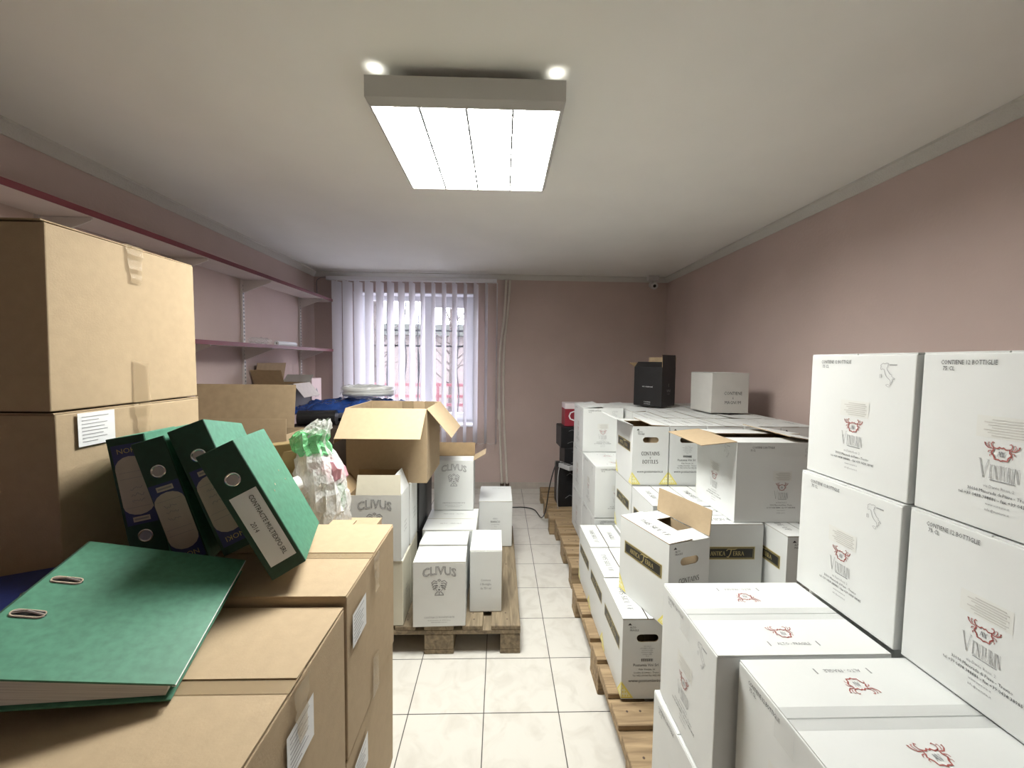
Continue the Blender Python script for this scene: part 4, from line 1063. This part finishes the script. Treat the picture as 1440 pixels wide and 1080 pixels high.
for j in range(1, 4):
    for i in range(4):
        plaque_carton('flat-topped white carton, %s from the left in the %s top row' % (ordi[i], cnt[j]), (1.006+i*.201+random.uniform(-.001,.001),2.228+j*.298,L3), random.uniform(-.003,.003), 'c', lift=(random.uniform(0,5.5), random.uniform(0,5.5)), detail=False)
        plaque_carton('white carton buried in the middle of the right pallet stack', (1.006+i*.201,2.228+j*.298,L2), 0, 'c', BUR, words=False, detail=False)

# ------------------------------------------------------------------ right side: crested cartons
z1, z2, z3, z4 = PZ, PZ+.333, PZ+.670, PZ+1.003
crest_carton('uppermost crested carton farther from the camera, map on its face', (1.088,.968,z4-.0), .0, seed=21, faces='L', top=False)
crest_carton('uppermost crested carton nearest the right picture edge', (1.092,.672,z4), -.01, seed=22, faces='L', top=False)
crest_carton('crested carton under the farther uppermost one', (1.078,.972,z3), .015, seed=23, faces='L', top=False)
crest_carton('crested carton under the uppermost one at the right edge', (1.086,.672,z3), -.008, seed=24, faces='L', top=False)
crest_carton('closed crested carton with emblems on top, farther of the two low ones', (.680,.966,z2+.002), .0, seed=25, faces='LF')
crest_carton('closed crested carton with emblems on top, nearest the camera', (.722,.668,z2+.002), .0, seed=26, faces='LF')
crest_carton('crushed-edged white carton peeking out low by the aisle', (.672,.985,z1), .035, seed=27, faces='L', top=False, lift=(0,0))
crest_carton('bottom crested carton below the nearest low one', (.712,.668,z1), 0, seed=28, faces='L', top=False)
for zz in (z1, z2):
    for yy in (.968, .672): crest_carton('white carton buried under the uppermost crested cartons', (1.115,yy,zz), 0, seed=29, faces='', top=False, group='buried white cartons on the right')
# opened crested carton in the middle
mdim = (.39, .325, .335)
t = thing('wine_carton', 'opened crested carton with kraft flap folded out over the aisle', 'carton', (1.172,1.750,L3), .0, 'white cartons with red crest')
O('body', shell_mesh(*mdim, 'white_card', 'kraft_inside'), t)
for f in 'LF': O('printing', crest_print(*mdim, f, False), t)
add_flap(t, *mdim, 'L', .15, 186, 'white_card', 'kraft'); add_flap(t, *mdim, 'B', .16, 3, 'white_card', 'kraft_inside'); add_flap(t, *mdim, 'F', .10, 1, 'white_card', 'kraft_inside'); add_flap(t, *mdim, 'R', .17, 9, 'white_card', 'kraft_inside')
# far column by the aisle
fd = (.29, .365, .328)
crest_carton('top carton of the far crested column with creased lid', (.745,2.985,PZ+.662), 0, (.29,.34,.315), faces='LF', top=False, seed=81, axis='y', lift=(6,0))
crest_carton('middle front carton of the far crested column', (.745,2.605,PZ+.331), 0, fd, faces='LF', top=True, seed=82, axis='y')
crest_carton('middle rear carton of the far crested column', (.745,2.985,PZ+.331), 0, fd, faces='L', top=False, seed=83, axis='y')
crest_carton('bottom front carton of the far crested column', (.745,2.605,PZ), 0, fd, faces='LF', top=False, seed=84, axis='y')
crest_carton('bottom rear carton of the far crested column', (.745,2.985,PZ), 0, fd, faces='L', top=False, seed=85, axis='y')

# cartons standing on the far top layer
bc = thing('black_carton', 'tall opened black carton on the far top of the white cartons', 'carton', (1.175,2.985,L3+.336), -.88, 'black cartons')
w, d, h = .225, .20, .29
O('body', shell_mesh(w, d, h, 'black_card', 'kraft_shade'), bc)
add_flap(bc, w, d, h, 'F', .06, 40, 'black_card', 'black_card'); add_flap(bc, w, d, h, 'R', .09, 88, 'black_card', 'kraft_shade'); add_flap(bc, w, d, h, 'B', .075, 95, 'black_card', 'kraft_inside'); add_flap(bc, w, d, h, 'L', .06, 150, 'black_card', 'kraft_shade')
m = MB(); xf = FX('F', w, d, h); m.text('vini selezionati', .016, 0, .145, xf, 'ink_white', .9, res=1); m.text('CONTIENE', .012, 0, .03, xf, 'ink_white', .9, res=1); m.text('6 BOTTIGLIE', .010, 0, .016, xf, 'ink_white', .9, res=1)
xf = FX('R', w, d, h); m.text('I', .035, 0, .155, xf, 'ink_grey', 1.2, res=1); m.text('VINI', .028, 0, .115, xf, 'ink_grey', 1.1, res=1); m.text('MCMXC', .010, 0, .092, xf, 'ink_grey', .9, res=1); O('printing', m, bc)
wc = thing('wine_carton', 'grey-white magnum carton on the far top beside the right wall', 'carton', (1.49,2.66,L3+.336), .06)
w, d, h = .255, .25, .262
O('body', body_mesh(w, d, h-.003, 'grey_card', .003, 91), wc); closed_top(wc, w, d, h, 'x', 'white_card', 'grey_card')
m = MB(); xf = FX('F', w, d, h)
for q, zz, v in (('CONTIENE', .030, .128), ('6', .026, .098), ('MAGNUM', .030, .068)): m.text(q, zz, .02, v, xf, 'ink_black', .85, res=1)
O('printing', m, wc)

# black cartons, sign carton and power strip by the back wall
BKX = .665
kb = []
for z0, z1_, lab, dx in ((PZ,.505,'bottom black carton by the back wall with hand hole',0), (.507,.680,'middle black carton by the back wall behind the power strip',.045), (.682,.872,'upper black carton by the back wall under the red box',.01)):
    t = thing('black_carton', lab, 'carton', (BKX+dx,3.62,z0), .05, 'black cartons'); w, d, h = .26, .22, z1_-z0
    O('body', body_mesh(w, d, h-.0035, 'black_card', .004, int(z0*100)), t); closed_top(t, w, d, h, 'x', 'black_card', 'black_card')
    m = MB(); xf = FX('F', w, d, h); m.poly(stadium(-.02, h*.62, .09, .028), xf, 'black_plastic', .001); m.stroke([(-.06,h*.8),(-.03,h*.86),(.0,h*.8)], .004, xf, 'ink_grey'); m.stroke([(-.07,h*.22),(-.03,h*.30),(.02,h*.24)], .004, xf, 'ink_grey'); O('printing', m, t)
t = thing('red_box', 'red and white box with a big white letter C by the back wall', 'box', (.685,3.61,.8755), .02)
w, d, h = .20, .16, .205
O('body', body_mesh(w, d, .155, 'sign_red', .002, 5), t)
m = MB(); m.box((-w/2,-d/2,.1555),(w/2,d/2,h), 'sign_white'); O('lid', m.mesh('lid', bevel=.002), t)
m = MB(); m.text('C', .13, -.028, .088, FX('F', w, d, h), 'ink_white', 1.0, n=.0012); O('letter', m, t)
ps = thing('power_strip', 'grey power strip lying on the bottom black carton', 'power strip', (.585,3.475,.5085), .0)
m = MB(); m.box((-.03,-.10,.001),(.03,.10,.04), 'grey_plastic', lambda a, b, c: (a*1.0, b, c)); 
O('strip_body', m.mesh('strip_body', bevel=.005), ps, rot=(0,0,.5))
for k in range(3):
    m = MB(); m.cyl((0,-.06+.05*k,.0402),(0,-.06+.05*k,.041), .017, 'black_plastic', 16); O('socket', m, ps, rot=(0,0,.5))
m = MB(); m.box((-.075,.03,.002),(-.035,.075,.05), 'black_plastic'); O('plug', m.mesh('plug', bevel=.005), ps)
t = thing('floor_cable', 'black cable looping from the power strip down across the floor', 'cable', (0,0,0))
m = MB(); m.tube(curve_pts([(.53,3.52,.53),(.50,3.5,.51),(.45,3.45,.35),(.415,3.42,.15),(.395,3.58,.02),(.35,3.80,.008),(.25,3.87,.006),(.12,3.87,.006),(-.05,3.90,.006)], 10), .0052, 'black_plastic', 7); O('cable', m.mesh('cable', smooth=True), t)
t = thing('hanging_cable', 'thin grey cable hanging beside the black floor cable', 'cable', (0,0,0))
m = MB(); m.tube(curve_pts([(.545,3.50,.52),(.525,3.46,.45),(.515,3.44,.3),(.52,3.44,.2),(.53,3.45,.149)], 8), .003, 'grey_plastic', 6); O('cable', m.mesh('cable', smooth=True), t)
